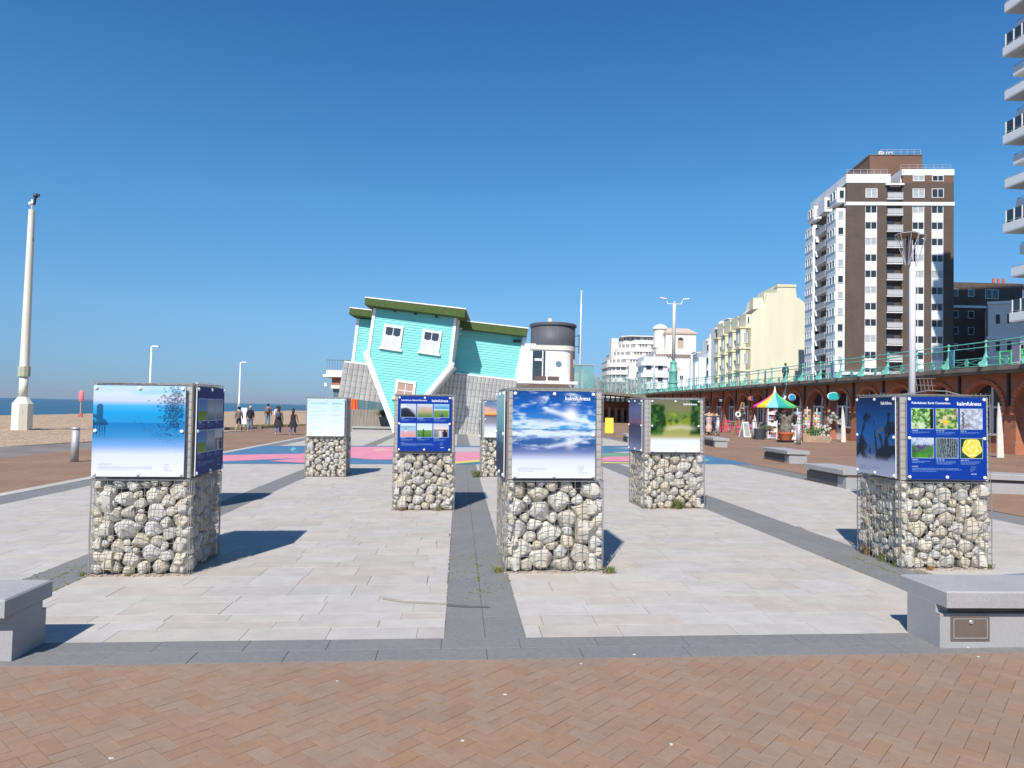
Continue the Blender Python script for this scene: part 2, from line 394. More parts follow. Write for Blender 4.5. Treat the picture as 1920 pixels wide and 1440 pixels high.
# ------------------------------------------------------------------ painted mural band across the plaza
mu = thing('mural', None, None, rot=(0, 0, 0), kind='structure')
def paint(pts, m, z, name='painted_shape'):
    b = MB(); v = [at(*p) for p in pts]; b.v = [(p.x, p.y, p.z+z) for p in v]; b.f = [tuple(range(len(v)))]; b.m = [0]
    return b.build(name, m, mu)
pb = mat('mural_blue', (.07, .17, .29), .7, var=.12, scale=2); pp = mat('mural_pink', (.66, .24, .31), .7, var=.08, scale=2)
pg = mat('mural_green', (.16, .30, .19), .7); py_ = mat('mural_yellow', (.62, .55, .12), .7); pw = mat('mural_grey', (.42, .40, .40), .7); pt = mat('mural_turquoise', (.12, .42, .42), .7)
paint([(400, 851), (425, 848), (480, 836), (800, 836), (1100, 836), (1187, 836), (1320, 853), (1412, 871), (1130, 870), (900, 871), (600, 870), (400, 870)], pb, .004)
paint([(405, 854), (560, 851), (640, 848), (655, 838), (845, 838), (850, 845), (905, 845), (905, 864), (840, 868), (836, 862), (700, 862), (640, 857), (520, 861), (405, 866)], pp, .008)
paint([(505, 865), (560, 860), (640, 860), (650, 869), (560, 868)], pp, .012)
paint([(700, 843), (715, 841), (735, 845), (700, 846)], mat('mural_peach', (.68, .36, .33), .7), .012)
paint([(545, 841), (552, 839), (556, 842), (550, 845), (560, 848), (545, 846)], pt, .008)
paint([(845, 839), (905, 839), (945, 845), (945, 848), (850, 848)], pw, .012)
paint([(840, 868), (905, 862), (945, 864), (1200, 868), (1200, 870), (940, 867), (905, 866), (842, 871)], py_, .012)
paint([(945, 849), (1100, 851), (1200, 848), (1200, 857), (1100, 856), (945, 855)], pg, .008)
paint([(930, 855), (1130, 857), (1200, 856), (1200, 866), (1100, 866), (930, 862)], pp, .012)
paint([(1148, 841), (1185, 839), (1200, 840), (1200, 842)], pw, .012)
paint([(1145, 848), (1200, 847), (1200, 850), (1170, 850)], pw, .012)
paint([(1300, 864), (1326, 861), (1332, 864), (1310, 866)], pt, .012)
# blue-ish painted patch beside the front right bench
mb2 = paint([(1868, 1079), (1935, 1074), (1975, 1110), (1900, 1100)], mat('worn_blue', (.17, .2, .26), .75, var=.2, scale=6), .004)

# ------------------------------------------------------------------ beach, sea, hills
def height_sheet(name, xs, ys, zf, m, kind='structure'):
    V = [(x, y, zf(x, y)) for y in ys for x in xs]; n = len(xs); F = []
    for j in range(len(ys)-1):
        for i in range(n-1): F.append((j*n+i, j*n+i+1, (j+1)*n+i+1, (j+1)*n+i))
    me = bpy.data.meshes.new(name); me.from_pydata(V, [], F); me.materials.append(m); me.polygons.foreach_set('use_smooth', [True]*len(F))
    o = inst(me, name, None); tag(o, kind=kind); return o
shingle = mat('shingle', (.46, .32, .205), .95, col2=(.33, .225, .145), scale=1.6, detail=12, bump=1.0, bscale=5, bdist=.12, spots=((.58, .49, .39), 6, .57))
def beach_z(x, y):
    ex = np.interp(y, [-30, 10, 30.2, 34.4, 48.8, 63, 80, 400], [-26, -24, -18.4, -17, -15.3, -13.9, -13.2, -8])
    d = ex - x
    n = .07*math.sin(x*.9+y*.12)+.05*math.sin(x*1.7-y*.35)
    if d < 0: return gz(x)-.12
    z = gz(ex) - .03 + min(d, 3)*.03 + n*min(1, d/2)
    cx = np.interp(y, [0, 60, 100, 200, 400], [-44, -47, -50, -46, -34])
    if x < cx: z = z - .02 - (cx-x)*.17
    return max(z, -7)
xs = list(np.arange(-100, -6, 1.0)); ys = list(np.concatenate([np.arange(-30, 120, 2.), np.arange(120, 420, 12.)]))
height_sheet('beach', xs, ys, beach_z, shingle)
# low groyne ridge of shingle farther along the beach
gr = MB()
for k in range(20): 
    x = -34+k*1.05; z = -.5+ .25*min(1, k/8)
    gr.cbox((x, 150+random.uniform(-1, 1), z), 1.6, 2.4, 1.0+random.uniform(-.15, .15), Matrix.Rotation(random.uniform(-.2, .2), 3, 'Z'))
g_ = gr.build('groyne', mat('shingle_bank', (.30, .22, .15), .95, var=.3, scale=1)); tag(g_, 'low dark groyne ridge across the far end of the shingle beach', 'groyne')
seam = mat('sea_water', (.018, .075, .125), .32, var=.38, scale=.05, spec=.35, bump=.6, bscale=.35, bdist=.5, stretch=(1, .25, 1))
sh_ = MB(); sh_.v = [(-16000, -16000, -6), (16000, -16000, -6), (16000, 16000, -6), (-16000, 16000, -6)]; sh_.f = [(0, 1, 2, 3)]; sh_.m = [0]
so_ = sh_.build('sea', seam); tag(so_, kind='structure')
hm = mat('distant_hills', (.17, .22, .30), 1, var=.12, scale=.003)
def ridge(x0, x1, y, hs, dep):
    V = []; F = []; n = len(hs)
    for k, yy in enumerate((y, y+dep*.5, y+dep)):
        for i, h in enumerate(hs): V.append((x0+(x1-x0)*i/(n-1), yy, -6 + (h if k == 1 else (-2 if k == 0 else -4))))
    for k in (0, 1):
        for i in range(n-1): F.append((k*n+i, k*n+i+1, (k+1)*n+i+1, (k+1)*n+i))
    me = bpy.data.meshes.new('hills'); me.from_pydata(V, [], F); me.materials.append(hm); o = inst(me, 'hills', None); tag(o, kind='structure')
ridge(-4300, 4200, 12000, [4, 14, 22, 10, 18, 40, 75, 92, 100, 88, 70, 62, 50, 60, 66, 74, 80, 90, 82, 76, 90, 100, 110, 105, 112, 96, 80], 1600)
# land behind the seafront (upper road level)
up_ = MB(); up_.box(26.6, 900, -60, 2500, -6, 4.05); o = up_.build('upper_promenade', mat('upper_tarmac', (.17, .165, .16), .95, var=.15, scale=.3)); tag(o, kind='structure')
ld = MB(); ld.box(-40, 26.6, 400, 2500, -7, -.3); o = ld.build('far_ground', M['asphalt']); tag(o, kind='structure')
# ------------------------------------------------------------------ gabion display pillars
def laguerre(W0, H, n, seed, big):
    r = random.Random(seed); pts = []; W = W0*.80
    rad = sorted([ (.42+1.25*r.random()**(1.5*big)) for _ in range(n)], reverse=True)
    s = math.sqrt(W*H*.80/sum(math.pi*q*q for q in rad)); rad = [q*s for q in rad]
    for q in rad:
        best = None; bd = -9
        for _ in range(220):
            x, y = r.uniform(q*.75, W-q*.75), r.uniform(q*.75, H-q*.75)
            d = min([math.hypot(x-a, y-b)-c-q for a, b, c in pts], default=0)
            if d > bd: best, bd = (x, y), d
            if d > -.004 and len(pts) > 2: break
        pts.append((best[0], best[1], q))
    for _ in range(6):                      # relax
        new = []
        for i, (x, y, q) in enumerate(pts):
            fx = fy = 0
            for j, (a, b, c) in enumerate(pts):
                if i != j:
                    d = math.hypot(x-a, y-b)+1e-6; o = q+c-d
                    if o > 0: fx += (x-a)/d*o*.35; fy += (y-b)/d*o*.35
            new.append((min(max(x+fx, q*.7), W-q*.7), min(max(y+fy, q*.7), H-q*.7), q))
        pts = new
    cells = []
    for i, (x, y, q) in enumerate(pts):
        poly = [(0, 0), (W, 0), (W, H), (0, H)]
        for j, (a, b, c) in enumerate(pts):
            if i == j: continue
            nx, ny = a-x, b-y; d = math.hypot(nx, ny)
            if d > 4*(q+c) : continue
            nx /= d; ny /= d; t = (d*d+q*q-c*c)/(2*d)
            poly = clip_poly(poly, nx, ny, nx*x+ny*y+t)
            if len(poly) < 3: break
        if len(poly) >= 3: cells.append([(px_/.80, py__) for px_, py__ in poly])
    return cells
def stone_mesh(poly, seed, hi=True):
    r = random.Random(seed); A = 0; cx = cy = 0; n = len(poly)
    for i in range(n):
        x0, y0 = poly[i]; x1, y1 = poly[(i+1) % n]; c = x0*y1-x1*y0; A += c; cx += (x0+x1)*c; cy += (y0+y1)*c
    if abs(A) < 1e-5: return None
    cx /= 3*A; cy /= 3*A; A = abs(A)/2; R0 = math.sqrt(A/math.pi)
    K = 20 if hi else 12; rr = []
    for i in range(K):
        t = 2*math.pi*i/K; dx, dy = math.cos(t), math.sin(t); d = R0*1.75
        for k in range(n):
            ax, ay = poly[k]; bx, by = poly[(k+1) % n]; ex, ey = bx-ax, by-ay
            den = dx*ey-dy*ex
            if abs(den) > 1e-9:
                s = ((ax-cx)*ey-(ay-cy)*ex)/den
                if s > 0: 
                    u = ((ax-cx)*dy-(ay-cy)*dx)/den
                    if -1e-6 <= u <= 1+1e-6: d = min(d, s)
        rr.append(d)
    rr = [(rr[i-1]+9*rr[i]+rr[(i+1) % K])/11 for i in range(K)]
    rr = [q*r.uniform(1.01, 1.10) for q in rr]
    depth = R0*r.uniform(.6, .82); V = []; F = []
    lev = (-.8, -.3, .2, .58, .82, .95) if hi else (-.7, 0, .5, .88)
    ax_, ay_ = r.uniform(-.25, .25)*R0, r.uniform(-.25, .25)*R0
    for e in lev:
        p = (1-abs(e)**4.2)**(1/2.2)
        for i in range(K):
            t = 2*math.pi*i/K; q = rr[i]*p
            V.append([q*math.cos(t)+ax_*max(0, e)*(.5), -e*depth, q*math.sin(t)+ay_*max(0, e)*.5])
    V.append([ax_*.5, -depth*1.0, ay_*.5]); V.append([0, depth*.9, 0])
    planes = []
    for _ in range(13):
        nv = Vector((r.gauss(0, 1), -abs(r.gauss(0, 1.3)), r.gauss(0, 1))).normalized(); planes.append((nv, r.uniform(.68, .95)))
    for v in V:
        vv = Vector(v)
        for nv, k in planes:
            sup = math.sqrt((nv.x*R0)**2+(nv.y*depth)**2+(nv.z*R0)**2)*k; d = vv.dot(nv)-sup
            if d > 0: vv -= nv*d*.93
        j = R0*.02; v[0], v[1], v[2] = vv.x+r.uniform(-j, j), vv.y+r.uniform(-j, j), vv.z+r.uniform(-j, j)
    m = len(lev)
    for a in range(m-1):
        for i in range(K):
            j = (i+1) % K; F.append((a*K+i, a*K+j, (a+1)*K+j, (a+1)*K+i))
    for i in range(K):
        j = (i+1) % K; F.append(((m-1)*K+i, (m-1)*K+j, m*K)); F.append((j, i, m*K+1))
    me = bpy.data.meshes.new('stone'); me.from_pydata(V, [], F); me.materials.append(M['stone'])
    me.polygons.foreach_set('use_smooth', [True]*len(F))
    me.update(); me.set_sharp_from_angle(angle=.36); return me, cx, cy, depth
_face = {}
def face_stones(key, W, H, n, seed, big, hi):
    if key not in _face:
        out = []
        for i, p in enumerate(laguerre(W, H, n, seed, big)):
            q = stone_mesh(p, seed*100+i, hi)
            if q: out.append(q)
        _face[key] = out
    return _face[key]

def wire_face(W, z0, z1, step, mb, y, seed, amp=.006, loops=True):
    r = random.Random(seed); t = .0034 if z0 < .5 else .0024
    nx = max(2, round(W/step)); nz = max(2, round((z1-z0)/(step*1.08)))
    for i in range(nx+1):
        x = -W/2 + W*i/nx; pts = []
        for k in range(6): pts.append((x+(r.uniform(-amp, amp) if 0 < i < nx else 0), y+r.uniform(-amp, amp*.4), z0+(z1-z0)*k/5))
        for a, b in zip(pts, pts[1:]): mb.cyl(a, b, t*(1.35 if i in (0, nx) else .9), n=4, cap=False)
    for k in range(nz+1):
        z = z0+(z1-z0)*k/nz; pts = []
        for i in range(8): pts.append((-W/2+W*i/7, y-.003+r.uniform(-amp, amp*.4), z+(r.uniform(-amp*1.3, amp*1.3) if 0 < k < nz else 0)))
        for a, b in zip(pts, pts[1:]): mb.cyl(a, b, t*(1.35 if k in (0, nz) else .9), n=4, cap=False)
_wm = {}
def wire_mesh(W, D, H, seed, step=.077):
    if seed in _wm: return _wm[seed]
    mb = MB()
    for s_, (fw_, off, a) in enumerate(((W, D/2, 0), (D, W/2, 90), (W, D/2, 180), (D, W/2, 270))):
        sub = MB(); wire_face(fw_, .01, 1.0, step, sub, -off-.012, seed*10+s_); wire_face(fw_, 1.01, H, step, sub, -off-.004, seed*10+5+s_, .002)
        ca_, sa_ = math.cos(R_(a)), math.sin(R_(a)); k = len(mb.v)
        mb.v += [(x*ca_-y*sa_, x*sa_+y*ca_, z) for x, y, z in sub.v]; mb.f += [tuple(k+i for i in f) for f in sub.f]; mb.m += sub.m
    r = random.Random(seed+77); sub = MB()      # lid with cut wire ends
    for i in range(13):
        x = -W/2+W*i/12; sub.cyl((x, -D/2-.012, H), (x+r.uniform(-.01, .01), D/2+.012, H+r.uniform(-.01, .015)), .004, n=4)
        y = -D/2+D*i/12; sub.cyl((-W/2-.012, y, H+.004), (W/2+.012, y, H+.004+r.uniform(-.01, .015)), .004, n=4)
        for sx in (-1, 1): sub.cyl((sx*(W/2+.012), y, H), (sx*(W/2+.012+r.uniform(-.004, .006)), y+r.uniform(-.01, .01), H+r.uniform(.008, .035)), .0035, n=4)
        if r.random() < .55: sub.cyl((x, -D/2-.012, H), (x, -D/2-.014, H+r.uniform(.005, .02)), .0035, n=4)
    k = len(mb.v); mb.v += sub.v; mb.f += [tuple(k+i for i in f) for f in sub.f]; mb.m += sub.m
    _wm[seed] = mb.mesh('wire_mesh', M['wire']); return _wm[seed]

bolt_me = MB().lathe([(.0, 0), (.019, 0), (.019, .008), (.013, .015), (0, .017)], 12).mesh('bolt', M['bolt'])
bolt_me.transform(Matrix.Rotation(R_(90), 4, 'X'))
PW, PH = .93, .955                      # poster size
def grid_print(img, W=PW, H=PH):
    """img: array rows (top first) x cols x 3, linear colours -> a printed panel facing -Y"""
    n, m = img.shape[:2]
    X, Z = np.meshgrid(np.linspace(-W/2, W/2, m), np.linspace(H/2, -H/2, n))
    co = np.stack([X, np.zeros_like(X), Z], -1).reshape(-1, 3).astype(np.float32)
    idx = np.arange(n*m).reshape(n, m)
    q = np.stack([idx[1:, :-1], idx[1:, 1:], idx[:-1, 1:], idx[:-1, :-1]], -1).reshape(-1, 4).astype(np.int32)
    me = bpy.data.meshes.new('print'); me.vertices.add(n*m); me.vertices.foreach_set('co', co.ravel())
    me.loops.add(q.size); me.loops.foreach_set('vertex_index', q.ravel())
    me.polygons.add(len(q)); me.polygons.foreach_set('loop_start', np.arange(0, q.size, 4, dtype=np.int32))
    me.update(calc_edges=True)
    ca_ = me.color_attributes.new('print', 'FLOAT_COLOR', 'POINT')
    ca_.data.foreach_set('color', np.concatenate([np.clip(img, 0, 1)**1.04*.77, np.ones((n, m, 1))], -1).astype(np.float32).ravel())
    me.materials.append(vcolmat('printed_panel')); me.validate(); return me

# --- numpy picture making
def noise2(n, m, fx, fy, seed, oct_=4, rough=.55):
    r = np.random.default_rng(seed); out = np.zeros((n, m)); amp = 1; tot = 0
    for o in range(oct_):
        gx, gy = max(2, int(fx*2**o)+2), max(2, int(fy*2**o)+2); g = r.random((gy, gx))
        u = np.linspace(0, gx-1.001, m); v = np.linspace(0, gy-1.001, n); iu = u.astype(int); iv = v.astype(int)
        fu = u-iu; fv = v-iv; fu = fu*fu*(3-2*fu); fv = fv*fv*(3-2*fv)
        a = g[iv][:, iu]; b_ = g[iv][:, iu+1]; c = g[iv+1][:, iu]; d = g[iv+1][:, iu+1]
        out += amp*((a*(1-fu)+b_*fu)*(1-fv[:, None])+(c*(1-fu)+d*fu)*fv[:, None]); tot += amp; amp *= rough
    return out/tot
def ss(x, a, b): t = np.clip((x-a)/(b-a), 0, 1); return t*t*(3-2*t)
def mixc(A, B, t):
    t = np.asarray(t)[..., None] if np.ndim(t) else t
    return np.asarray(A)*(1-t)+np.asarray(B)*t
def lin(c): c = np.asarray(c, float)/255; return np.where(c < .04, c/12.92, ((c+.055)/1.055)**2.4)
def UV(n, m): u, v = np.meshgrid(np.linspace(0, 1, m), np.linspace(0, 1, n)); return u, v
def grad(v, stops):
    out = np.zeros(v.shape+(3,))
    ks = [s[0] for s in stops]
    for c in range(3): out[..., c] = np.interp(v, ks, [lin(s[1])[c] for s in stops])
    return out
def textlines(img, u, v, x0, x1, y0, n, dy, col, seed, a=.5):
    r = np.random.default_rng(seed); N_, M_ = u.shape
    for k in range(n):
        xe = x1-(x1-x0)*r.uniform(0, .15) - ((x1-x0)*r.uniform(.2, .5) if k == n-1 else 0)
        yy = y0+k*dy; msk = (u > x0)&(u < xe)&(np.abs(v-yy) < dy*.28)
        gaps = (np.sin(u*330+k*9)+np.sin(u*171+k*5)) > -1.1
        t = msk*gaps*a; img[:] = mixc(img, lin(col), t)
def pic_clouds(N_=190):
    u, v = UV(N_, N_); hz = .44; vv = np.where(v < hz, v, 2*hz-v*1.0); vv = np.clip(vv, -.3, 1)
    im = grad(v, [(0, (18, 78, 152)), (.2, (12, 104, 190)), (.42, (70, 160, 220)), (.46, (60, 120, 185)), (.62, (50, 92, 155)), (.7, (115, 132, 180)), (.8, (225, 228, 245)), (1, (240, 242, 252))])
    c = noise2(N_, N_, 7, 26, 3, 5); wisps = noise2(N_, N_, 9, 9, 5, 5)
    d = np.abs(v-hz)
    band = np.exp(-((d-.05)/.075)**2); cl = ss(c+band*.34, .52, .92)
    arm = np.exp(-((v-(.20+.26*np.clip(u-.36, 0, .6)))/.028)**2)*ss(u, .34, .42)*ss(.98-u, 0, .2)
    arm2 = np.exp(-((v-(.66-.22*np.clip(u-.36, 0, .6)))/.024)**2)*ss(u, .36, .46)*ss(.95-u, 0, .2)
    cl = np.clip(cl+arm*.9*(.6+c)+arm2*.8*(.6+c), 0, 1)*ss(.72-v, 0, .1)
    w_ = ss(wisps, .55, .7)*np.exp(-((u-.45)/.12)**2-((v-.1)/.09)**2)*.6
    sh = np.exp(-((u-.42)/.2)**2-((v-.30)/.05)**2)+np.exp(-((u-.42)/.24)**2-((v-.58)/.045)**2)
    im = mixc(im, lin((225, 238, 250)), np.clip(cl*.92+w_, 0, 1)); im = mixc(im, lin((88, 100, 140)), np.clip(sh*.75*ss(c, .3, .7), 0, 1))
    sunb = np.exp(-((u-.7)**2+(v-.27)**2)/.006)+.5*np.exp(-((u-.69)**2+(v-.61)**2)/.003)
    im = mixc(im, [1, 1, 1], np.clip(sunb, 0, 1)); im = mixc(im, lin((60, 80, 120)), np.exp(-((v-hz)/.004)**2)*.7)
    textlines(im, u, v, .07, .45, .885, 3, .018, (170, 180, 205), 1, .5); textlines(im, u, v, .80, .87, .87, 4, .016, (150, 170, 190), 2, .5); textlines(im, u, v, .80, .95, .94, 1, .016, (130, 150, 190), 3, .5)
    return im
def pic_starlings(N_=190):
    u, v = UV(N_, N_)
    im = grad(v, [(0, (190, 225, 245)), (.10, (215, 228, 240)), (.17, (205, 215, 235)), (.22, (80, 185, 240)), (.3, (20, 166, 226)), (.40, (45, 158, 218)), (.42, (22, 130, 196)), (.56, (60, 150, 205)), (.66, (130, 175, 235)), (.76, (225, 230, 250)), (1, (240, 240, 255))])
    im = mixc(im, lin((110, 205, 240)), np.exp(-((v-.05-.06*(1-u))/.03)**2)*.5*ss(u, .35, .6))
    r = np.random.default_rng(4); dots = np.zeros_like(u)
    for k in range(900):
        if k < 560: x, y = r.normal(.885, .07), r.normal(.25, .115); s = r.uniform(.0065, .0135)
        else:
            t = r.random(); x = .45+.5*t+r.normal(0, .05); y = .38+.26*t+r.normal(0, .035); s = r.uniform(.0025, .0045)
        if not (.03 < x < .985): continue
        x0, x1 = int(max(0, (x-3*s)*N_)), int((x+3*s)*N_)+2; y0, y1 = int(max(0, (y-3*s)*N_)), int((y+3*s)*N_)+2
        g = np.exp(-(((u[y0:y1, x0:x1]-x)/s)**2+((v[y0:y1, x0:x1]-y)/(s*.7))**2)); dots[y0:y1, x0:x1] = np.maximum(dots[y0:y1, x0:x1], g*(1 if k < 560 else .6))
    im = mixc(im, lin((10, 30, 70)), np.clip(dots, 0, 1)*.92)
    pier = np.zeros_like(u)
    pier = np.maximum(pier, (u < .16)*(np.abs(v-.42) < .018)); pier = np.maximum(pier, (u < .145)*(v > .38-.0*u)*(v < .43)*(np.sin(u*140) > -.3))
    pier = np.maximum(pier, (np.abs(u-.075) < .035)*(v > .24)*(v < .4)); pier = np.maximum(pier, ((u-.075)**2+(v-.235)**2 < .0011)*1.)
    pier = np.maximum(pier, (u < .145)*(v > .43)*(v < .60)*(np.abs((u*34) % 1-.5) < .22)); pier = np.maximum(pier, (u < .14)*(np.abs(v-.33-.5*u) < .02))
    pier = pier*(v < .6); pier = np.where(v > .48, pier*np.clip((.60-v)/.12, 0, 1), pier)
    im = mixc(im, lin((15, 45, 90)), pier*.72)
    textlines(im, u, v, .06, .42, .865, 1, .02, (140, 150, 175), 1, .5); textlines(im, u, v, .06, .68, .895, 3, .018, (165, 172, 190), 2, .5); textlines(im, u, v, .78, .85, .865, 4, .018, (170, 175, 190), 5, .5); textlines(im, u, v, .78, .94, .935, 1, .018, (140, 150, 190), 6, .5)
    return im
def pic_green(N_=110):
    u, v = UV(N_, N_); c = noise2(N_, N_, 12, 12, 8, 5); c2 = noise2(N_, N_, 5, 5, 9, 4)
    im = grad(v, [(0, (125, 120, 95)), (.16, (130, 128, 95)), (.3, (110, 135, 60)), (.5, (130, 150, 60)), (.62, (165, 165, 90)), (.70, (180, 170, 110)), (.78, (235, 238, 242)), (1, (245, 247, 252))])
    im = mixc(im, lin((170, 175, 40)), ss(c2, .5, .7)*ss(v, .15, .3)*ss(.62-v, 0, .1)*.6)
    tl = ss(.30-.1*np.abs(v-.35)+.14*(c2-.5)-u, -.03, .03)*ss(v, .05, .12)*ss(.72-v, 0, .1); tr = ss(u-.80+.15*(c2-.5), -.03, .03)*ss(.72-v, 0, .1)
    im = mixc(im, mixc(lin((25, 62, 25)), lin((70, 115, 45)), ss(c, .4, .65)), np.clip(tl+tr, 0, 1))
    for x, y, s in ((.40, .42, .06), (.52, .41, .05), (.72, .38, .09)): im = mixc(im, mixc(lin((60, 90, 35)), lin((130, 145, 50)), ss(c, .4, .6)), ss(.0, -1, 1)*0+np.exp(-(((u-x)/s)**2+((v-y)/s)**2)**2))
    pth = np.exp(-((v-(.52+.1*np.abs(u-.62)))/.045)**2)*ss(u, .2, .4)*ss(.98-u, 0, .2); im = mixc(im, lin((205, 195, 165)), pth*.85)
    textlines(im, u, v, .06, .7, .87, 2, .03, (190, 200, 225), 1, .4); return im
def pic_sunset(N_=90):
    u, v = UV(N_, N_); c = noise2(N_, N_, 4, 12, 11, 4)
    im = grad(v, [(0, (95, 125, 165)), (.12, (120, 140, 170)), (.25, (190, 160, 165)), (.33, (245, 190, 120)), (.38, (235, 150, 60)), (.40, (90, 70, 70)), (.44, (130, 125, 140)), (.6, (150, 150, 165)), (.75, (220, 222, 235)), (1, (245, 245, 250))])
    im = mixc(im, lin((235, 180, 165)), ss(c, .5, .7)*(v < .36)*.8); im = mixc(im, lin((60, 50, 50)), np.exp(-((v-.45-.06*(u-.6))/.035)**2)*ss(u, .35, .6)*.85); return im
def pic_trees(N_=110):
    u, v = UV(N_, N_); c = noise2(N_, N_, 9, 9, 21, 5, .7)
    im = grad(v, [(0, (15, 45, 95)), (.25, (25, 90, 160)), (.5, (40, 115, 185)), (.72, (80, 110, 160)), (.82, (185, 190, 215)), (1, (205, 208, 225))])
    f = np.zeros_like(u)
    for x0, x1, y0, w_ in ((.28, .02, .2, .035), (.18, .2, .5, .05), (.47, .56, .3, .03), (.6, .8, .45, .05), (.85, .75, .2, .06), (.08, .25, .6, .1)):
        t = (v-y0)/(.8-y0); x = x0+(x1-x0)*t; f = np.maximum(f, np.exp(-((u-x)/(w_*(.5+t)))**2)*(v > y0)*(v < .8))
    f = np.maximum(f, np.exp(-(((u-.28)/.12)**2+((v-.27)/.09)**2))); f = np.maximum(f, np.exp(-(((u-.9)/.16)**2+((v-.42)/.12)**2))*1.1); f = np.maximum(f, np.exp(-(((u-.12)/.25)**2+((v-.68)/.12)**2))*1.1); f = np.maximum(f, np.exp(-(((u-.78)/.22)**2+((v-.70)/.10)**2))*1.2)
    im = mixc(im, lin((18, 28, 42)), ss(f*.9+(c-.5)*1.9, .28, .72)*.92*ss(.84-v, 0, .1)); im = mixc(im, lin((130, 150, 60)), ss(c, .62, .72)*(u > .45)*(v > .25)*(v < .6)*.6)
    textlines(im, u, v, .06, .7, .90, 3, .02, (120, 120, 170), 1, .5); return im
def pic_dusk(N_=60):
    u, v = UV(N_, N_)
    return grad(v, [(0, (70, 80, 120)), (.2, (120, 130, 175)), (.38, (120, 110, 150)), (.44, (150, 105, 130)), (.5, (75, 70, 100)), (.75, (95, 100, 135)), (1, (160, 165, 200))])*(.85+.3*noise2(N_, N_, 4, 4, 2)[..., None])
def pic_teal(N_=60):
    u, v = UV(N_, N_); im = grad(v, [(0, (190, 225, 230)), (.35, (110, 185, 195)), (.6, (60, 110, 130)), (.75, (45, 60, 85)), (1, (60, 70, 90))])
    return mixc(im, lin((220, 240, 240)), (np.abs((u*3) % 1-.5) < .1)*(v < .6)*.6)
def pic_text(N_=130):
    u, v = UV(N_, N_); im = grad(v, [(0, (205, 232, 245)), (.5, (225, 238, 247)), (1, (240, 246, 250))])
    for k, (y, n) in enumerate(((.22, 1), (.34, 2), (.44, 2), (.51, 2), (.63, 1), (.72, 2), (.8, 2))): textlines(im, u, v, .08, .52, y, n, .025, (150, 190, 215), k, .4)
    for k, (y, n) in enumerate(((.2, 2), (.3, 3), (.42, 3), (.6, 2), (.7, 1))): textlines(im, u, v, .66, .9, y, n, .025, (150, 190, 215), 30+k, .4)
    im = mixc(im, lin((120, 180, 215)), (np.abs(v-.615) < .003)*(u > .05)*(u < .92)*.4); return im
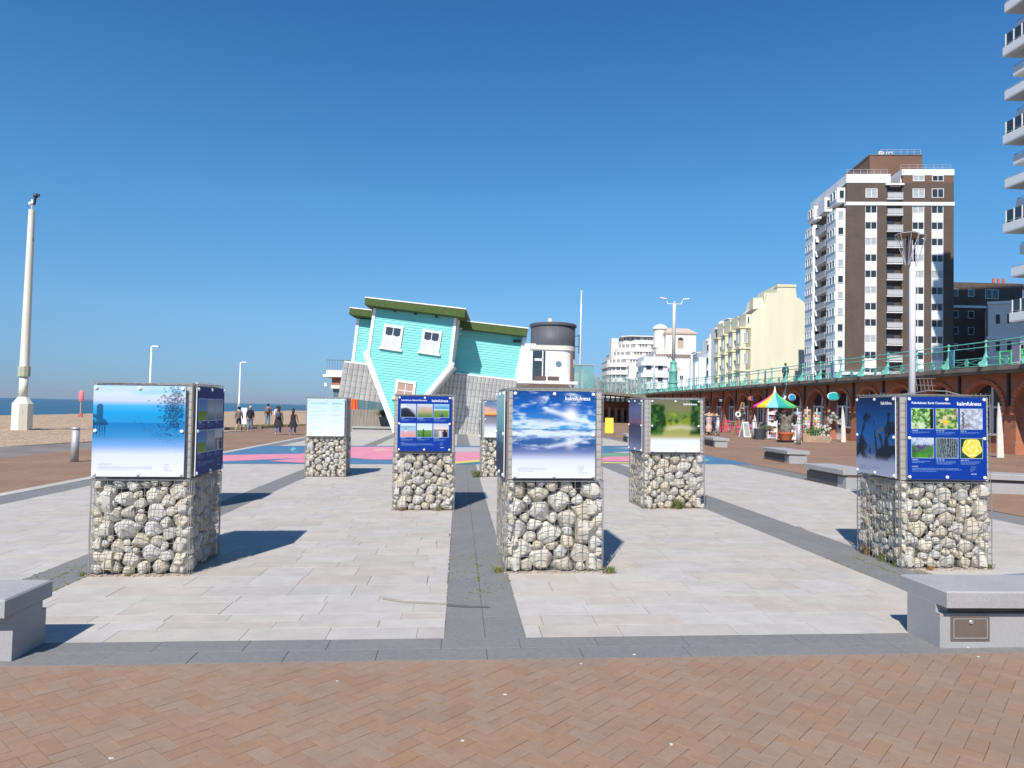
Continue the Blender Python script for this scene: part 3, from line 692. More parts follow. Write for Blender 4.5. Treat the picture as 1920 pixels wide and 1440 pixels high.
def small(kind, n=30, m=34, seed=0):
    u, v = UV(n, m); c = noise2(n, m, 8, 8, seed, 4, .7); c2 = noise2(n, m, 4, 4, seed+50, 3)
    if kind == 'storm': im = grad(v-.25*np.abs(u-.3)+.0, [(0, (225, 230, 240)), (.2, (235, 238, 242)), (.3, (60, 65, 80)), (.6, (35, 40, 55)), (1, (30, 40, 35))]); im = mixc(im, lin((200, 205, 215)), ss(u-v*.9, .1, .4)*.8)
    elif kind == 'haze': im = grad(v, [(0, (215, 220, 235)), (.3, (205, 185, 165)), (.6, (180, 165, 125)), (.8, (120, 150, 85)), (1, (90, 120, 70))])*(.85+.3*c[..., None])
    elif kind == 'coast': im = grad(v, [(0, (160, 205, 240)), (.3, (60, 150, 200)), (.4, (205, 230, 240)), (.5, (130, 160, 80)), (1, (85, 140, 50))]); im = mixc(im, lin((50, 60, 120)), np.exp(-(((u-.55)/.12)**2+((v-.9)/.14)**2)))
    elif kind == 'beach': im = grad(v, [(0, (225, 240, 250)), (.25, (150, 200, 225)), (.5, (165, 200, 225)), (.6, (215, 175, 185)), (1, (225, 150, 150))]); im = mixc(im, lin((30, 60, 60)), np.exp(-(((u-.35)/.05)**2+((v-.4)/.05)**2))+np.exp(-((v-.24)/.02)**2)*.8); im = mixc(im, [.9, .9, .9], np.exp(-(((u-.35)/.05)**2+((v-.55)/.08)**2)))
    elif kind == 'field': im = grad(v, [(0, (200, 225, 245)), (.45, (225, 238, 235)), (.5, (110, 160, 80)), (1, (60, 125, 45))]); im = mixc(im, lin((35, 45, 40)), np.exp(-(((u-.42)/.05)**2))*(v > .38)*.9)
    elif kind == 'shore': im = grad(v, [(0, (200, 200, 210)), (.38, (235, 225, 220)), (.45, (170, 130, 120)), (.55, (150, 150, 155)), (1, (110, 115, 110))]); im = mixc(im, lin((235, 225, 215)), np.exp(-((u-.45)/.12)**2)*(v > .5)*.8); im = mixc(im, lin((25, 15, 40)), ((np.abs(u-.78) < .14)*(v > .62)+((u-.76)**2+(v-.52)**2 < .008)+(np.abs(v-.68) < .04)*(u > .55)*(u < .8)) > 0)
    elif kind == 'leaf': im = mixc(lin((45, 110, 45)), lin((190, 225, 150)), ss(c, .35, .7)); im = mixc(im, lin((225, 235, 205)), ss(c2, .5, .65)*(v > .7)*.8); im = mixc(im, lin((30, 35, 30)), ss(u, .84, .88))
    elif kind == 'meadow': im = mixc(lin((60, 110, 45)), lin((190, 215, 130)), ss(c, .35, .7)); im = mixc(im, lin((235, 200, 180)), ss(c2, .62, .7)*.8); im = mixc(im, lin((245, 200, 30)), np.exp(-(((u-.45)/.16)**2+((v-.66)/.1)**2)**2)); im = mixc(im, lin((215, 130, 140)), np.exp(-(((u-.95)/.06)**2+((v-.2)/.12)**2)))
    elif kind == 'wave': im = mixc(lin((165, 172, 190)), lin((215, 220, 232)), ss(c, .35, .65)); im = mixc(im, lin((85, 75, 80)), (np.abs(u-.12-.03*np.sin(v*30)) < .05)*(v > .12)*.85); im = mixc(im, lin((120, 110, 90)), ss(c2, .5, .6)*(v > .7)*.7)
    elif kind == 'lavender': im = grad(v, [(0, (205, 215, 235)), (.3, (190, 205, 225)), (.4, (85, 125, 90)), (.7, (70, 130, 50)), (1, (90, 160, 55))]); im = mixc(im, lin((95, 65, 130)), ss(c+.3*np.exp(-(((u-.4)/.3)**2+((v-.45)/.2)**2)), .62, .72)); im = mixc(im, lin((40, 75, 45)), ss(.4-u+v*.3-.3, 0, .3)*.6)
    elif kind == 'wood': im = mixc(lin((50, 60, 75)), lin((135, 145, 150)), ss(c*.6+.4*(np.sin(u*60+c2*9)*.5+.5), .35, .7)); im = mixc(im, lin((95, 130, 110)), ss(.3-u, 0, .2)*.6)
    elif kind == 'rose':
        im = mixc(lin((30, 60, 45)), lin((60, 90, 60)), ss(c, .4, .6)); r_ = np.hypot((u-.52)/.47, (v-.48)/.50); a = np.arctan2(v-.48, u-.52)
        pet = .5+.5*np.sin(r_*15+a*1.0+np.sin(a*3+r_*4)*1.6+(c2-.5)*5); col = mixc(lin((250, 225, 60)), lin((255, 240, 150)), pet); col = mixc(col, lin((215, 165, 15)), np.clip(ss(.25-np.abs(pet-.15), 0, .25), 0, 1)*.55)
        im = mixc(im, col, ss(1.0+.06*np.sin(a*5)-r_, 0, .06))
    elif kind == 'sky': im = grad(v, [(0, (90, 130, 200)), (.5, (120, 165, 215)), (.6, (130, 160, 40)), (1, (150, 180, 60))])
    else: im = grad(v, [(0, (150, 160, 175)), (.5, (190, 195, 205)), (1, (120, 130, 140))])*(.8+.4*c[..., None])
    return im
def pic_six(kinds, N_=200, seed=0, ground=(8, 62, 158)):
    u, v = UV(N_, N_); im = np.ones((N_, N_, 3))*lin(ground)
    for k, kd in enumerate(kinds):
        cx = .06+.305*(k % 3); cy = .145 if k < 3 else .50; w_, h_ = .275, .24
        x0, x1, y0, y1 = [int(round(q*N_)) for q in (cx, cx+w_, cy, cy+h_)]
        im[y0-1:y1+1, x0-1:x1+1] = lin((190, 215, 240)); im[y0:y1, x0:x1] = small(kd, y1-y0, x1-x0, seed*7+k) if False else small_fit(kd, y1-y0, x1-x0, seed*7+k)
        textlines(im, u, v, cx, cx+w_*.62, cy+h_+.022, 1, .018, (200, 215, 240), k+seed, .75)
        textlines(im, u, v, cx, cx+w_*.95, cy+h_+.042, (3, 2, 2, 3, 3, 2)[(k+seed) % 6], .014, (130, 165, 220), k+9+seed, .6)
    textlines(im, u, v, .06, .24, .845, 1, .016, (200, 215, 240), 41, .7); textlines(im, u, v, .06, .72, .868, 3, .016, (130, 165, 220), 42, .6)
    textlines(im, u, v, .79, .86, .845, 4, .016, (130, 165, 220), 44, .6); textlines(im, u, v, .79, .94, .93, 1, .02, (215, 228, 245), 45, .8)
    return im
def small_fit(kd, h, w_, seed):
    u, v = UV(h, w_); return small(kd, h, w_, seed)

def text_mesh(body, size, m, name='lettering', bold=.0, align='LEFT', ext=.0008):
    cu_ = bpy.data.curves.new(name, 'FONT'); cu_.body = body; cu_.size = size; cu_.extrude = ext; cu_.offset = bold; cu_.align_x = align; cu_.align_y = 'CENTER'; cu_.resolution_u = 3
    o = bpy.data.objects.new(name, cu_); C.objects.link(o); dg = bpy.context.evaluated_depsgraph_get()
    me = bpy.data.meshes.new_from_object(o.evaluated_get(dg)); bpy.data.objects.remove(o); me.materials.clear(); me.materials.append(m)
    me.transform(Matrix.Rotation(R_(90), 4, 'X')); return me
ink = mat('white_ink', (.85, .87, .9), .4); inkb = mat('blue_ink', (.16, .42, .62), .5); inkd = mat('dark_ink', (.1, .12, .22), .5)
LOGO = text_mesh('kalmfulness', .062, ink, bold=.0008, align='RIGHT')

def panel(parent, img, loc, rot, label, W=PW, H=PH, logo=None, title=None, six=False, tint=None):
    me = MB().box(-W/2, W/2, -.006, .004, -H/2, H/2).mesh('poster_panel', M['panel'])
    p = inst(me, 'poster_panel', parent, loc, rot); p['label'] = label
    g = inst(grid_print(img, W, H), 'print', p, (0, -.0075, 0))
    for x in (-1, 0, 1):
        for z in (1, 0, -1):
            if x or z: inst(bolt_me, 'bolt', p, (x*(W/2-.028), -.0075, z*(H/2-.026)), (0, random.random()*0, 0))
    if logo: inst(LOGO, 'lettering', p, (W/2-.06, -.0095, H/2-.075), (0, 0, 0), (logo, logo, logo))
    if title: inst(text_mesh(title, .036, ink, bold=.0004), 'lettering', p, (-W/2+.055, -.0095, H/2-.07))
    return p

def pillar(x, y, W, yaw, label, nst, big, hi, key, fronts, step=.077, D=1.0):
    """x, y = centre of the front face; fronts: {'front':..,'left':..,'right':..} panels"""
    t = thing('gabion_pillar', label, 'display pillar', (0, 0, 0), 0, 'gabion pillars on the plaza')
    t.rotation_euler = (0, -math.atan(SLOPE), R_(yaw)); a = R_(yaw)
    t.location = (x-math.sin(a)*D/2, y+math.cos(a)*D/2, gz(x)); H = 2.02
    for side, off, wd, rz in (('front', D/2, W, 0), ('right', W/2, D, 90), ('back', D/2, W, 180), ('left', W/2, D, 270)):
        vis = side == 'front' or (side in fronts) or side == 'left' and x > 0 or side == 'right' and x < 0
        k = (key, wd, 'm') if side == 'front' else (('side', hi, wd) if vis else ('back', wd))
        S = face_stones(k, wd+.035, .99, nst if side == 'front' else (int(nst*1.15) if vis else 26), sum(map(ord, str(key)))+(0 if side == 'front' else 31), big if side == 'front' else 1.3, hi and vis)
        ca_, sa_ = math.cos(R_(rz)), math.sin(R_(rz))
        for me, cx, cy, dp in S:
            lx, ly = cx-(wd+.035)/2, -off+dp-.002+random.uniform(0, .02)
            inst(me, 'stone', t, (lx*ca_-ly*sa_, lx*sa_+ly*ca_, .012+cy), (0, 0, R_(rz)))
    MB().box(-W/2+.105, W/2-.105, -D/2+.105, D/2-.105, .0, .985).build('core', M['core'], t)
    bb = MB(); bb.box(-W/2+.012, W/2-.012, -D/2+.012, D/2-.012, 1.02, H-.012); bb.build('backing_board', M['board'], t)
    inst(wire_mesh(W, D, H, sum(map(ord, str(key))), step), 'wire_mesh', t)
    for side, spec in fronts.items():
        rz = {'front': 0, 'right': 90, 'left': 270}[side]; off = D/2 if side == 'front' else W/2
        ca_, sa_ = math.cos(R_(rz)), math.sin(R_(rz)); wd = W if side == 'front' else D
        pw = min(PW, wd-.05); lx, ly = spec.get('dx', 0), -off-.03
        panel(t, spec['img'], (lx*ca_-ly*sa_, lx*sa_+ly*ca_, 1.515), (0, 0, R_(rz)), spec['label'], pw, PH, spec.get('logo'), spec.get('title'))
    return t
S1 = ('storm', 'haze', 'coast', 'beach', 'field', 'shore'); S2 = ('leaf', 'meadow', 'wave', 'lavender', 'wood', 'rose'); S3 = ('sky', 'grey', 'grey', 'sky', 'grey', 'shore')
TE, DU = pic_teal(), pic_dusk()
pillar(-3.31, 7.8, .99, 1, 'front left gabion of chalky stones with a poster of starlings over a blue sea', 58, 1.1, True, 'A',
       {'front': dict(img=pic_starlings(), label='poster of starlings and a pier over a blue sea', dx=-.028), 'right': dict(img=pic_six(S3, 120, 3, (25, 60, 130)), label='blue poster of six small photographs, in shade')})
pillar(1.09, 7.86, 1.07, 2, 'front middle gabion of large stones with a poster of clouds mirrored in wet sand', 44, 1.0, True, 'C',
       {'front': dict(img=pic_clouds(), label='poster of white clouds mirrored in wet sand', logo=1.0, dx=-.02), 'left': dict(img=TE, label='pale turquoise poster seen edge on')})
pillar(5.68, 7.92, 1.05, -4, 'front right gabion with a blue poster of six photographs and a yellow rose', 76, 1.3, True, 'R',
       {'front': dict(img=pic_six(S2, 210, 5), label='blue poster of six nature photographs', logo=1.0, title='Kalmfulness: Earth Connection.'), 'left': dict(img=pic_trees(), label='poster of dark trees against a blue sky', logo=.9)})
pillar(-.58, 12.55, 1.05, 1, 'gabion in the second row with a blue poster of six landscape photographs', 64, 1.2, True, 'B',
       {'front': dict(img=pic_six(S1, 170, 1), label='blue poster of six landscape photographs', logo=1.0, title='Kalmfulness: Blessed Moments.')})
pillar(3.97, 12.84, 1.13, 1, 'gabion in the second row with a poster of a green tree lined path', 54, 1.0, True, 'D',
       {'front': dict(img=pic_green(), label='poster of a path between green trees', logo=.9, dx=.01), 'left': dict(img=DU, label='poster of a violet dusk sky', logo=.5)})
pE = pillar(-3.36, 18.45, 1.0, 2, 'small distant gabion with a pale panel of printed text', 68, 1.3, False, 'E', {'front': dict(img=pic_text(), label='pale blue panel of printed text')}, .1)
pillar(1.15, 18.65, 1.06, 0, 'distant gabion with an orange sunset poster, partly behind the clouds poster', 66, 1.3, False, 'F', {'front': dict(img=pic_sunset(), label='poster of an orange sunset over a beach'), 'left': dict(img=TE, label='narrow poster seen edge on')}, .1)
pillar(-4.93, 12.3, .98, 1, 'gabion standing hidden behind the starlings pillar, only its shadow and an edge showing', 40, 1.2, False, 'H', {'front': dict(img=DU, label='poster hidden behind the front pillar'), 'right': dict(img=pic_dusk(50), label='pinkish poster on the far side')}, .1)
pillar(8.85, 13.1, 1.0, -2, 'gabion standing hidden behind the yellow rose pillar, only its shadow showing', 40, 1.2, False, 'I', {'front': dict(img=DU, label='poster hidden behind the front pillar')}, .1)
hd = [c for c in pE.children if c.name.startswith('poster_panel')][0]
inst(text_mesh('What is Kalmfulness?', .05, inkb), 'lettering', hd, (-.39, -.0095, .36)); inst(text_mesh('kalmfulness', .055, inkb, bold=.001), 'lettering', hd, (.15, -.0095, .36))
# bent loose wire on top of the right front pillar
b = MB(); pts = [(-.35, 0, 0), (-.2, -.02, .02), (0, .05, .055), (.2, 0, .05), (.38, -.05, .0)]
for p, q in zip(pts, pts[1:]): b.cyl(p, q, .006, n=5)
for k in range(5):
    a = k*.05; b.cyl((-.1+a, .1, .05), (-.11+a, .12, .20), .004, n=4)
b.cyl((-.13, .1, .2), (.13, .1, .21), .004, n=4); b.cyl((-.13, .1, .12), (.13, .1, .12), .004, n=4)
o = b.build('loose_wire', M['wire'], None, loc=(5.75, 8.3, gz(5.7)+2.03)); tag(o, 'bent loose wire lying on top of the yellow rose pillar', 'wire')
# ------------------------------------------------------------------ granite benches
def bench(cx, cy, L, rz, label, hatch=False, depth=.40, blade=False, panel_=False):
    """front-left corner at (cx, cy), length along local X, height .45"""
    t = thing('granite_bench', label, 'bench', (cx, cy, gz(cx)), R_(rz), 'granite benches around the plaza'); D = depth
    b = MB(); b.xy([(0, 0), (L, 0), (L, D), (0, D)], 0, .262)
    b.build('plinth', M['bench'], t)
    # end cheek rising behind the seat overhang
    MB().box(0, .10, .05, D-.002, .262, .325).build('end_block', M['bench'], t)
    MB().box(.10, L-.03, .045, D-.045, .262, .325).build('recess', M['hatch'], t)
    n = max(1, round(L/1.5)); w_ = L/n
    for k in range(n):
        s = MB(); x0, x1 = k*w_+.002, (k+1)*w_-.002; e = .012
        y0, y1 = -.075, D+.10
        s.v = [(x0, y0, .325), (x1, y0, .325), (x1, y1, .325), (x0, y1, .325), (x0, y0, .45-e), (x1, y0, .45-e), (x1, y1, .45-e), (x0, y1, .45-e), (x0+e*(k == 0), y0+e, .45), (x1, y0+e, .45), (x1, y1-e, .45), (x0+e*(k == 0), y1-e, .45)]
        s.f = [(0, 3, 2, 1), (0, 1, 5, 4), (1, 2, 6, 5), (2, 3, 7, 6), (3, 0, 4, 7), (4, 5, 9, 8), (5, 6, 10, 9), (6, 7, 11, 10), (7, 4, 8, 11), (8, 9, 10, 11)]; s.m = [0]*10
        s.build('seat_slab', M['bench'], t)
    if hatch:
        h = MB().box(.085, .40, -.006, .03, .055, .245).build('hatch', M['hatch'], t)
        f = MB()
        for a_, b_, c_, d_ in ((.105, .38, .075, .08), (.105, .38, .222, .226), (.105, .109, .08, .222), (.376, .38, .08, .222)): f.box(a_, b_, -.010, -.006, c_, d_)
        f.build('trim', M['steel'], h)
        l = MB().lathe([(.017, 0), (.017, .006), (.012, .012), (0, .012)], 14).mesh('lock', M['steel']); l.transform(Matrix.Rotation(R_(90), 4, 'X')); inst(l, 'lock', h, (.245, -.007, .20))
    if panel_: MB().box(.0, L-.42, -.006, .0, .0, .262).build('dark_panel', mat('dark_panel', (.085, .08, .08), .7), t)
    if blade: 
        bl = MB(); p0 = None
        for k in range(9):
            a = math.pi*k/8; p = (L-.5-.28*math.cos(a), D*.5, .45+.09*math.sin(a))
            if p0: bl.cyl(p0, p, .012, n=6)
            p0 = p
        bl.build('armrest', M['steel'], t)
    return t
bench(3.73, 5.27, 3.0, 0, 'grey granite bench in the right foreground with a brown metal hatch', hatch=True)
o = bench(-3.06, 5.25, 3.0, 180, 'grey granite bench cut off by the left edge of the foreground'); o.location.y += .40
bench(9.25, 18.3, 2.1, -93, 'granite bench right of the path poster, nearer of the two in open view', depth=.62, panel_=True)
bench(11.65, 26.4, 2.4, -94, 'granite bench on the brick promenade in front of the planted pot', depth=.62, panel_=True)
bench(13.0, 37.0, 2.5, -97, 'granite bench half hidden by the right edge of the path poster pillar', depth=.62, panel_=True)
bench(11.7, 15.6, 3.2, -20, 'long granite bench behind the right edge of the yellow rose pillar', depth=.6, blade=True)
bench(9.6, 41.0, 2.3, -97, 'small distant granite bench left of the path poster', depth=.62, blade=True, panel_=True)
bench(-7.3, 49.6, 4.5, 2, 'long pale bench in front of the timber wall below the tilted house')

# ------------------------------------------------------------------ bollards
def bollard(x, y, h, label, r=.07):
    t = thing('steel_bollard', label, 'bollard', (x, y, gz(x)), 0, 'stainless steel bollards')
    MB().lathe([(r, 0), (r, h-.09)], 20).build('post', M['steel'], t, smooth=True)
    MB().lathe([(r*.86, h-.09), (r*.86, h-.075), (r*1.06, h-.072), (r*1.06, h-.015), (r*.8, h), (0, h+.004)], 20).build('cap', M['steel'], t, smooth=True)
bollard(-11.72, 22.8, 1.06, 'steel bollard on the sea side of the plaza, left of the starlings poster', .11)
bollard(18.65, 37.9, 1.25, 'steel bollard to the right of the planted pot', .12)
p = at(1413, 823); bollard(p.x, p.y, 1.22, 'steel bollard beside the black plastic tub', .12)
p = at(1346, 817); bollard(p.x, p.y, 1.25, 'steel bollard by the pink cafe table', .12)

# ------------------------------------------------------------------ old white mast on the beach
p = at(40, 812)
t = thing('beach_mast', 'tall white octagonal mast with a bottle shaped base on the shingle', 'mast', (p.x, p.y, -.30), R_(12))
wp = mat('flaking_white_paint', (.76, .74, .65), .8, col2=(.68, .64, .52), scale=1.2, stretch=(1, 1, .3), spots=((.38, .3, .2), 2.5, .66))
MB().lathe([(.56, 0), (.56, 1.75), (.26, 2.15)], 8).build('plinth', wp, t)
MB().lathe([(.235, 2.1), (.225, 3.4)], 16).build('lower_shaft', wp, t, smooth=True)
MB().lathe([(.33, 3.35), (.33, 3.95)], 10).build('collar', mat('verdigris_band', (.30, .42, .30), .8, col2=(.5, .45, .32), scale=4), t)
MB().lathe([(.25, 3.9), (.17, 13.2), (.17, 13.3), (0, 13.32)], 20).build('shaft', wp, t, smooth='x')
b = MB(); b.cyl((0, 0, 13.3), (0, 0, 13.9), .06); b.ball((-.08, 0, 13.65), .13); b.build('bracket', M['white'], t, smooth=True)
b = MB(); b.cyl((.1, 0, 13.6), (.15, 0, 14.1), .07); b.ball((.16, 0, 14.15), .14); b.box(.1, .36, -.08, .08, 14.13, 14.28); b.build('camera_head', M['black'], t)
# life ring post
p = at(151, 784)
x_, y_ = -40.0, 78.6
t = thing('life_ring_post', 'pink and red life ring holder on a post near the water line', 'life ring', (x_, y_, -.45), R_(8))
b = MB(); b.cyl((0, 0, 0), (0, 0, 1.9), .07, n=8); b.build('post', mat('weathered_post', (.42, .33, .26), .8), t)
b = MB(); b.box(-.2, .2, -.08, .08, .25, .75); b.build('sign', mat('faded_red', (.45, .12, .10), .7), t)
b = MB(); b.ball((0, 0, 2.55), .28, 14, 9, 1, .6, 2.3); b.build('ring_case', mat('faded_pink', (.72, .20, .22), .6), t)

# ------------------------------------------------------------------ lamps
def arm_lamp(x, y, h, label, arm=.8):
    t = thing('street_lamp', label, 'street lamp', (x, y, gz(x)-.1), 0, 'slim single arm street lamps')
    MB().lathe([(.14, 0), (.13, 2.2), (.09, 2.25), (.06, h)], 12).build('pole', M['white'], t, smooth=True)
    b = MB(); b.cyl((0, 0, h-.05), (arm*.3, 0, h+.02), .06); b.cbox((arm*.6, 0, h+.03), arm*.8, .26, .11); b.build('lamp_head', M['white'], t)
    MB().box(-.12, .12, -.2, -.1, 1.6, 2.1).build('service_box', M['bench'], t)
arm_lamp(-27.1, 90, 7.2, 'slim white street lamp behind the walkers on the beach path', .75)
arm_lamp(-25.2, 60, 6.6, 'slim white street lamp above the starlings pillar', .6)
def fan_lamp(x, y, z, h, label, r=.13):
    t = thing('lantern_post', label, 'street lamp', (x, y, z), 0, 'lantern posts')
    MB().lathe([(r, 0), (r, h*.93), (r*.7, h*.94), (r*.7, h*.96)], 16).build('pole', mat('painted_steel_pole', (.70, .71, .73), .4), t, smooth=True)
    for s_ in (-1, 1):
        l = MB(); cx = s_*.55 if s_ < 0 else .3; n = 12; cy = .15*s_; z0, z1 = h*.94, h*1.09
        for k in range(7):
            a = 6.2832*k/7; l.cyl((cx*.6+.06*math.cos(a), cy+.06*math.sin(a), z0), (cx*.6+.44*math.cos(a), cy+.44*math.sin(a), z1), .012, n=5)
            a2 = a+6.2832/7; l.cyl((cx*.6+.44*math.cos(a), cy+.44*math.sin(a), z1), (cx*.6+.44*math.cos(a2), cy+.44*math.sin(a2), z1), .016, n=5)
        o = l.build('lantern', mat('lantern_frame', (.5, .51, .52), .4, metal=.3), t)
        MB().lathe([(.26, z1-.08), (.37, z1+.0), (.39, z1+.04), (.05, z1+.07), (0, z1+.07)], n, (cx*.6, cy, 0)).build('lamp_cap', mat('rusty_lamp_cap', (.27, .20, .16), .7), t)
        MB().cyl((cx*.6, cy, z0), (cx*.6, cy, z1), .035, n=6).build('stem', M['black'], t)
p = at(1711, 858); fan_lamp(18.0, 27.1, gz(18), 8.2, 'tall lantern post rising behind the yellow rose pillar', .125)
fan_lamp(33.0, 119, 4.05, 8.0, 'lantern post on the upper promenade left of the turquoise column', .17)

# turquoise cast iron column with twin arm lamp
t = thing('promenade_column', 'pale mast with twin lamp arms on a turquoise cast iron base', 'street lamp', (28.7, 94, 4.05), 0)
MB().lathe([(.95, 0), (.95, .5), (.62, .8), (.55, 1.7), (.72, 1.8), (.55, 2.0), (.55, 3.2), (.62, 3.3), (.45, 3.6), (.42, 4.4), (.5, 4.5), (.2, 4.8)], 14).build('base', M['teal'], t, smooth='x')
MB().lathe([(.24, 4.6), (.24, 12.4), (.2, 12.5)], 12).build('pole', mat('cream_paint', (.72, .68, .6), .6), t, smooth=True)
b = MB(); b.cyl((-1.0, 0, 12.5), (1.0, 0, 12.5), .05, n=6); b.cyl((0, 0, 12.3), (0, 0, 12.9), .07, n=6)
for s_ in (-1, 1): b.cyl((s_*.9, 0, 12.5), (s_*1.2, 0, 13.1), .05, n=6); b.cbox((s_*1.55, 0, 13.2), .9, .4, .13, Matrix.Rotation(-s_*.15, 3, 'Y'))
b.build('lamp_arms', M['white'], t)
t = thing('promenade_column', 'shorter pale mast with curved twin arms before the white houses', 'street lamp', (42.5, 128, 4.05), 0)
MB().lathe([(.28, 0), (.2, 8.6)], 10).build('pole', M['white'], t)
b = MB()
for s_ in (-1, 1): b.cyl((0, 0, 8.4), (s_*.8, 0, 8.9), .06, n=6); b.cbox((s_*1.2, 0, 9.0), .9, .35, .12)
b.build('lamp_arms', M['white'], t)
# slim mast beside the drum
# ------------------------------------------------------------------ weeds and litter
grn = mat('weed_leaf', (.10, .16, .03), .8, col2=(.2, .16, .05), scale=9, rnd=.3)
red = mat('dry_weed', (.22, .13, .05), .9, rnd=.2)
_wd = {}
def weed(x, y, s, label, m=None, n=60, tall=1.0, grp='weeds at the feet of the gabions'):
    b = MB(); r = random.Random(x*31+y)
    for k in range(n):
        a = r.uniform(0, 6.28); d = r.uniform(0, s)*(.4+.6*r.random()); bx, by = d*math.cos(a), d*math.sin(a)*.5; h = s*r.uniform(.25, .8)*tall
        l = Vector((r.gauss(0, .35)*h, r.gauss(0, .25)*h, h)); wv = Vector((math.cos(a+1.5), math.sin(a+1.5), 0))*s*.045
        q = len(b.v); mid = Vector((bx, by, 0))+l*.55+Vector((0, 0, h*.12)); base_ = Vector((bx, by, 0)); tip = base_+l
        b.v += [tuple(base_-wv*.5), tuple(base_+wv*.5), tuple(mid+wv), tuple(mid-wv), tuple(tip)]; b.f += [(q, q+1, q+2, q+3), (q+3, q+2, q+4)]; b.m += [0, 0]
    o = b.build('weed_tuft', m or grn, None, loc=(x, y, gz(x))); tag(o, label, 'weed', grp)
weed(1.70, 7.80, .11, 'green weed at the right foot of the clouds poster pillar', n=90)
weed(.48, 7.86, .10, 'green weed at the left foot of the clouds poster pillar', n=80)
weed(-3.86, 7.78, .07, 'small green weed at the left foot of the starlings pillar', n=60)
weed(4.02, 12.80, .15, 'leafy weed with red stems in front of the path poster pillar', n=110, tall=1.9)
weed(3.55, 12.78, .10, 'brown weed at the left corner of the path poster pillar', red, n=60)
weed(5.18, 8.05, .10, 'weed along the left side of the yellow rose pillar, near end', n=80)
weed(5.20, 8.35, .12, 'weed along the left side of the yellow rose pillar, middle', n=80, tall=1.3)
weed(5.22, 8.75, .12, 'tall dry weed along the left side of the yellow rose pillar, far end', red, n=80, tall=1.7)
weed(5.45, 7.87, .08, 'purple brown weed at the front of the yellow rose pillar', red, n=60)
weed(6.18, 7.90, .10, 'yellow green weed at the right corner of the yellow rose pillar', n=80)
weed(-.95, 12.5, .09, 'dry weed at the left foot of the landscapes poster pillar', red, n=60)
weed(-.30, 12.5, .10, 'weed at the front of the landscapes poster pillar', n=70)
weed(.50, 18.6, .20, 'grassy tuft at the left foot of the sunset pillar', n=90, tall=1.3)
weed(-3.4, 7.76, .05, 'thin weed under the middle of the starlings pillar', n=40)
weed(-3.0, 45.2, .35, 'round green plant on the pale paving below the tilted house', n=160, grp='plants near the tilted house')
SCR = ['white feather like scrap on the clay pavers, nearest the middle of the picture', 'pale crumpled scrap on the clay pavers near the bottom edge, left of the middle', 'pale scrap at the bottom left of the clay pavers', 'white scrap on the grey border beside the clay pavers, right of the middle', 'white scrap right below the metal hatch of the right bench', 'pale chip on the clay pavers at the bottom right', 'white pebble on the grey border under the right bench hatch', 'small pale chip on the left half of the clay pavers', 'white scrap on the grey border, farthest right before the bench']
lt = mat('litter', (.60, .58, .54), .7)
for k, (px, py) in enumerate(((947, 1303), (868, 1390), (208, 1423), (1089, 1245), (1835, 1232), (1258, 1397), (1815, 1215), (632, 1278), (1190, 1228))):
    p = at(px, py); b = MB(); r = random.Random(k)
    pts = [(math.cos(a)*r.uniform(.005, .016), math.sin(a)*r.uniform(.004, .010)) for a in [i*1.05 for i in range(6)]]
    b.xy(pts, .001, .006); o = b.build('litter_scrap', lt, None, loc=(p.x, p.y, p.z)); tag(o, SCR[k], 'litter', 'pale scraps on the paving')
# moss in joints: small dark green crumbs near the pillars
b = MB(); r = random.Random(5)
for k in range(420):
    j = r.choice([(-.07, .57, 6.8, 8.9), (-4.38, -3.82, 6.9, 8.4), (4.56, 5.33, 7.6, 8.6)]); x = r.uniform(j[0], j[1]); y = r.uniform(j[2], j[3])
    x = j[0]+round((x-j[0])/((j[1]-j[0])/2))*((j[1]-j[0])/2) if r.random() < .6 else x
    s = r.uniform(.004, .014); b.cbox((x, y, gz(x)+.002), s*2.2, s, .006, Matrix.Rotation(r.uniform(0, 3), 3, 'Z'))
o = b.build('moss', grn); tag(o, kind='stuff')

# rubble crumbs washed out at the feet of the front pillars, and marks on the paving
b = MB(); r = random.Random(21)
for (xa, xb, y) in ((-3.85, -2.8, 7.77), (.52, 1.66, 7.82), (5.15, 6.2, 7.86), (-1.1, -.05, 12.5), (3.4, 4.55, 12.8)):
    for k in range(46):
        s_ = r.uniform(.005, .019); x = r.uniform(xa, xb); b.ball((x, y-abs(r.gauss(0, .025))+.02, gz(x)+s_*.4), s_, 5, 4, 1.3, 1, .7)
tag(b.build('loose_rubble', mat('rubble', (.50, .40, .30), .95, col2=(.34, .25, .18), scale=9)), kind='stuff')
def mark(name, pts, m, z):
    b = MB(); v = [at(*p) for p in pts]; b.v = [(p.x, p.y, p.z+z) for p in v]; b.f = [tuple(range(len(v)))]; b.m = [0]; o = b.build(name, m); tag(o, kind='structure'); return o
mark('stain', [(715, 1119), (760, 1127), (836, 1131), (836, 1134), (760, 1131), (716, 1124)], mat('tea_stain', (.36, .30, .24), .9, wst=(9, .9, (.43, .39, .35))), .004)
mark('stain', [(838, 1133), (880, 1136), (917, 1137), (920, 1140), (880, 1140), (838, 1137)], mat('dark_stain', (.10, .10, .10), .9, wst=(9, .9, (.17, .165, .16))), .004)
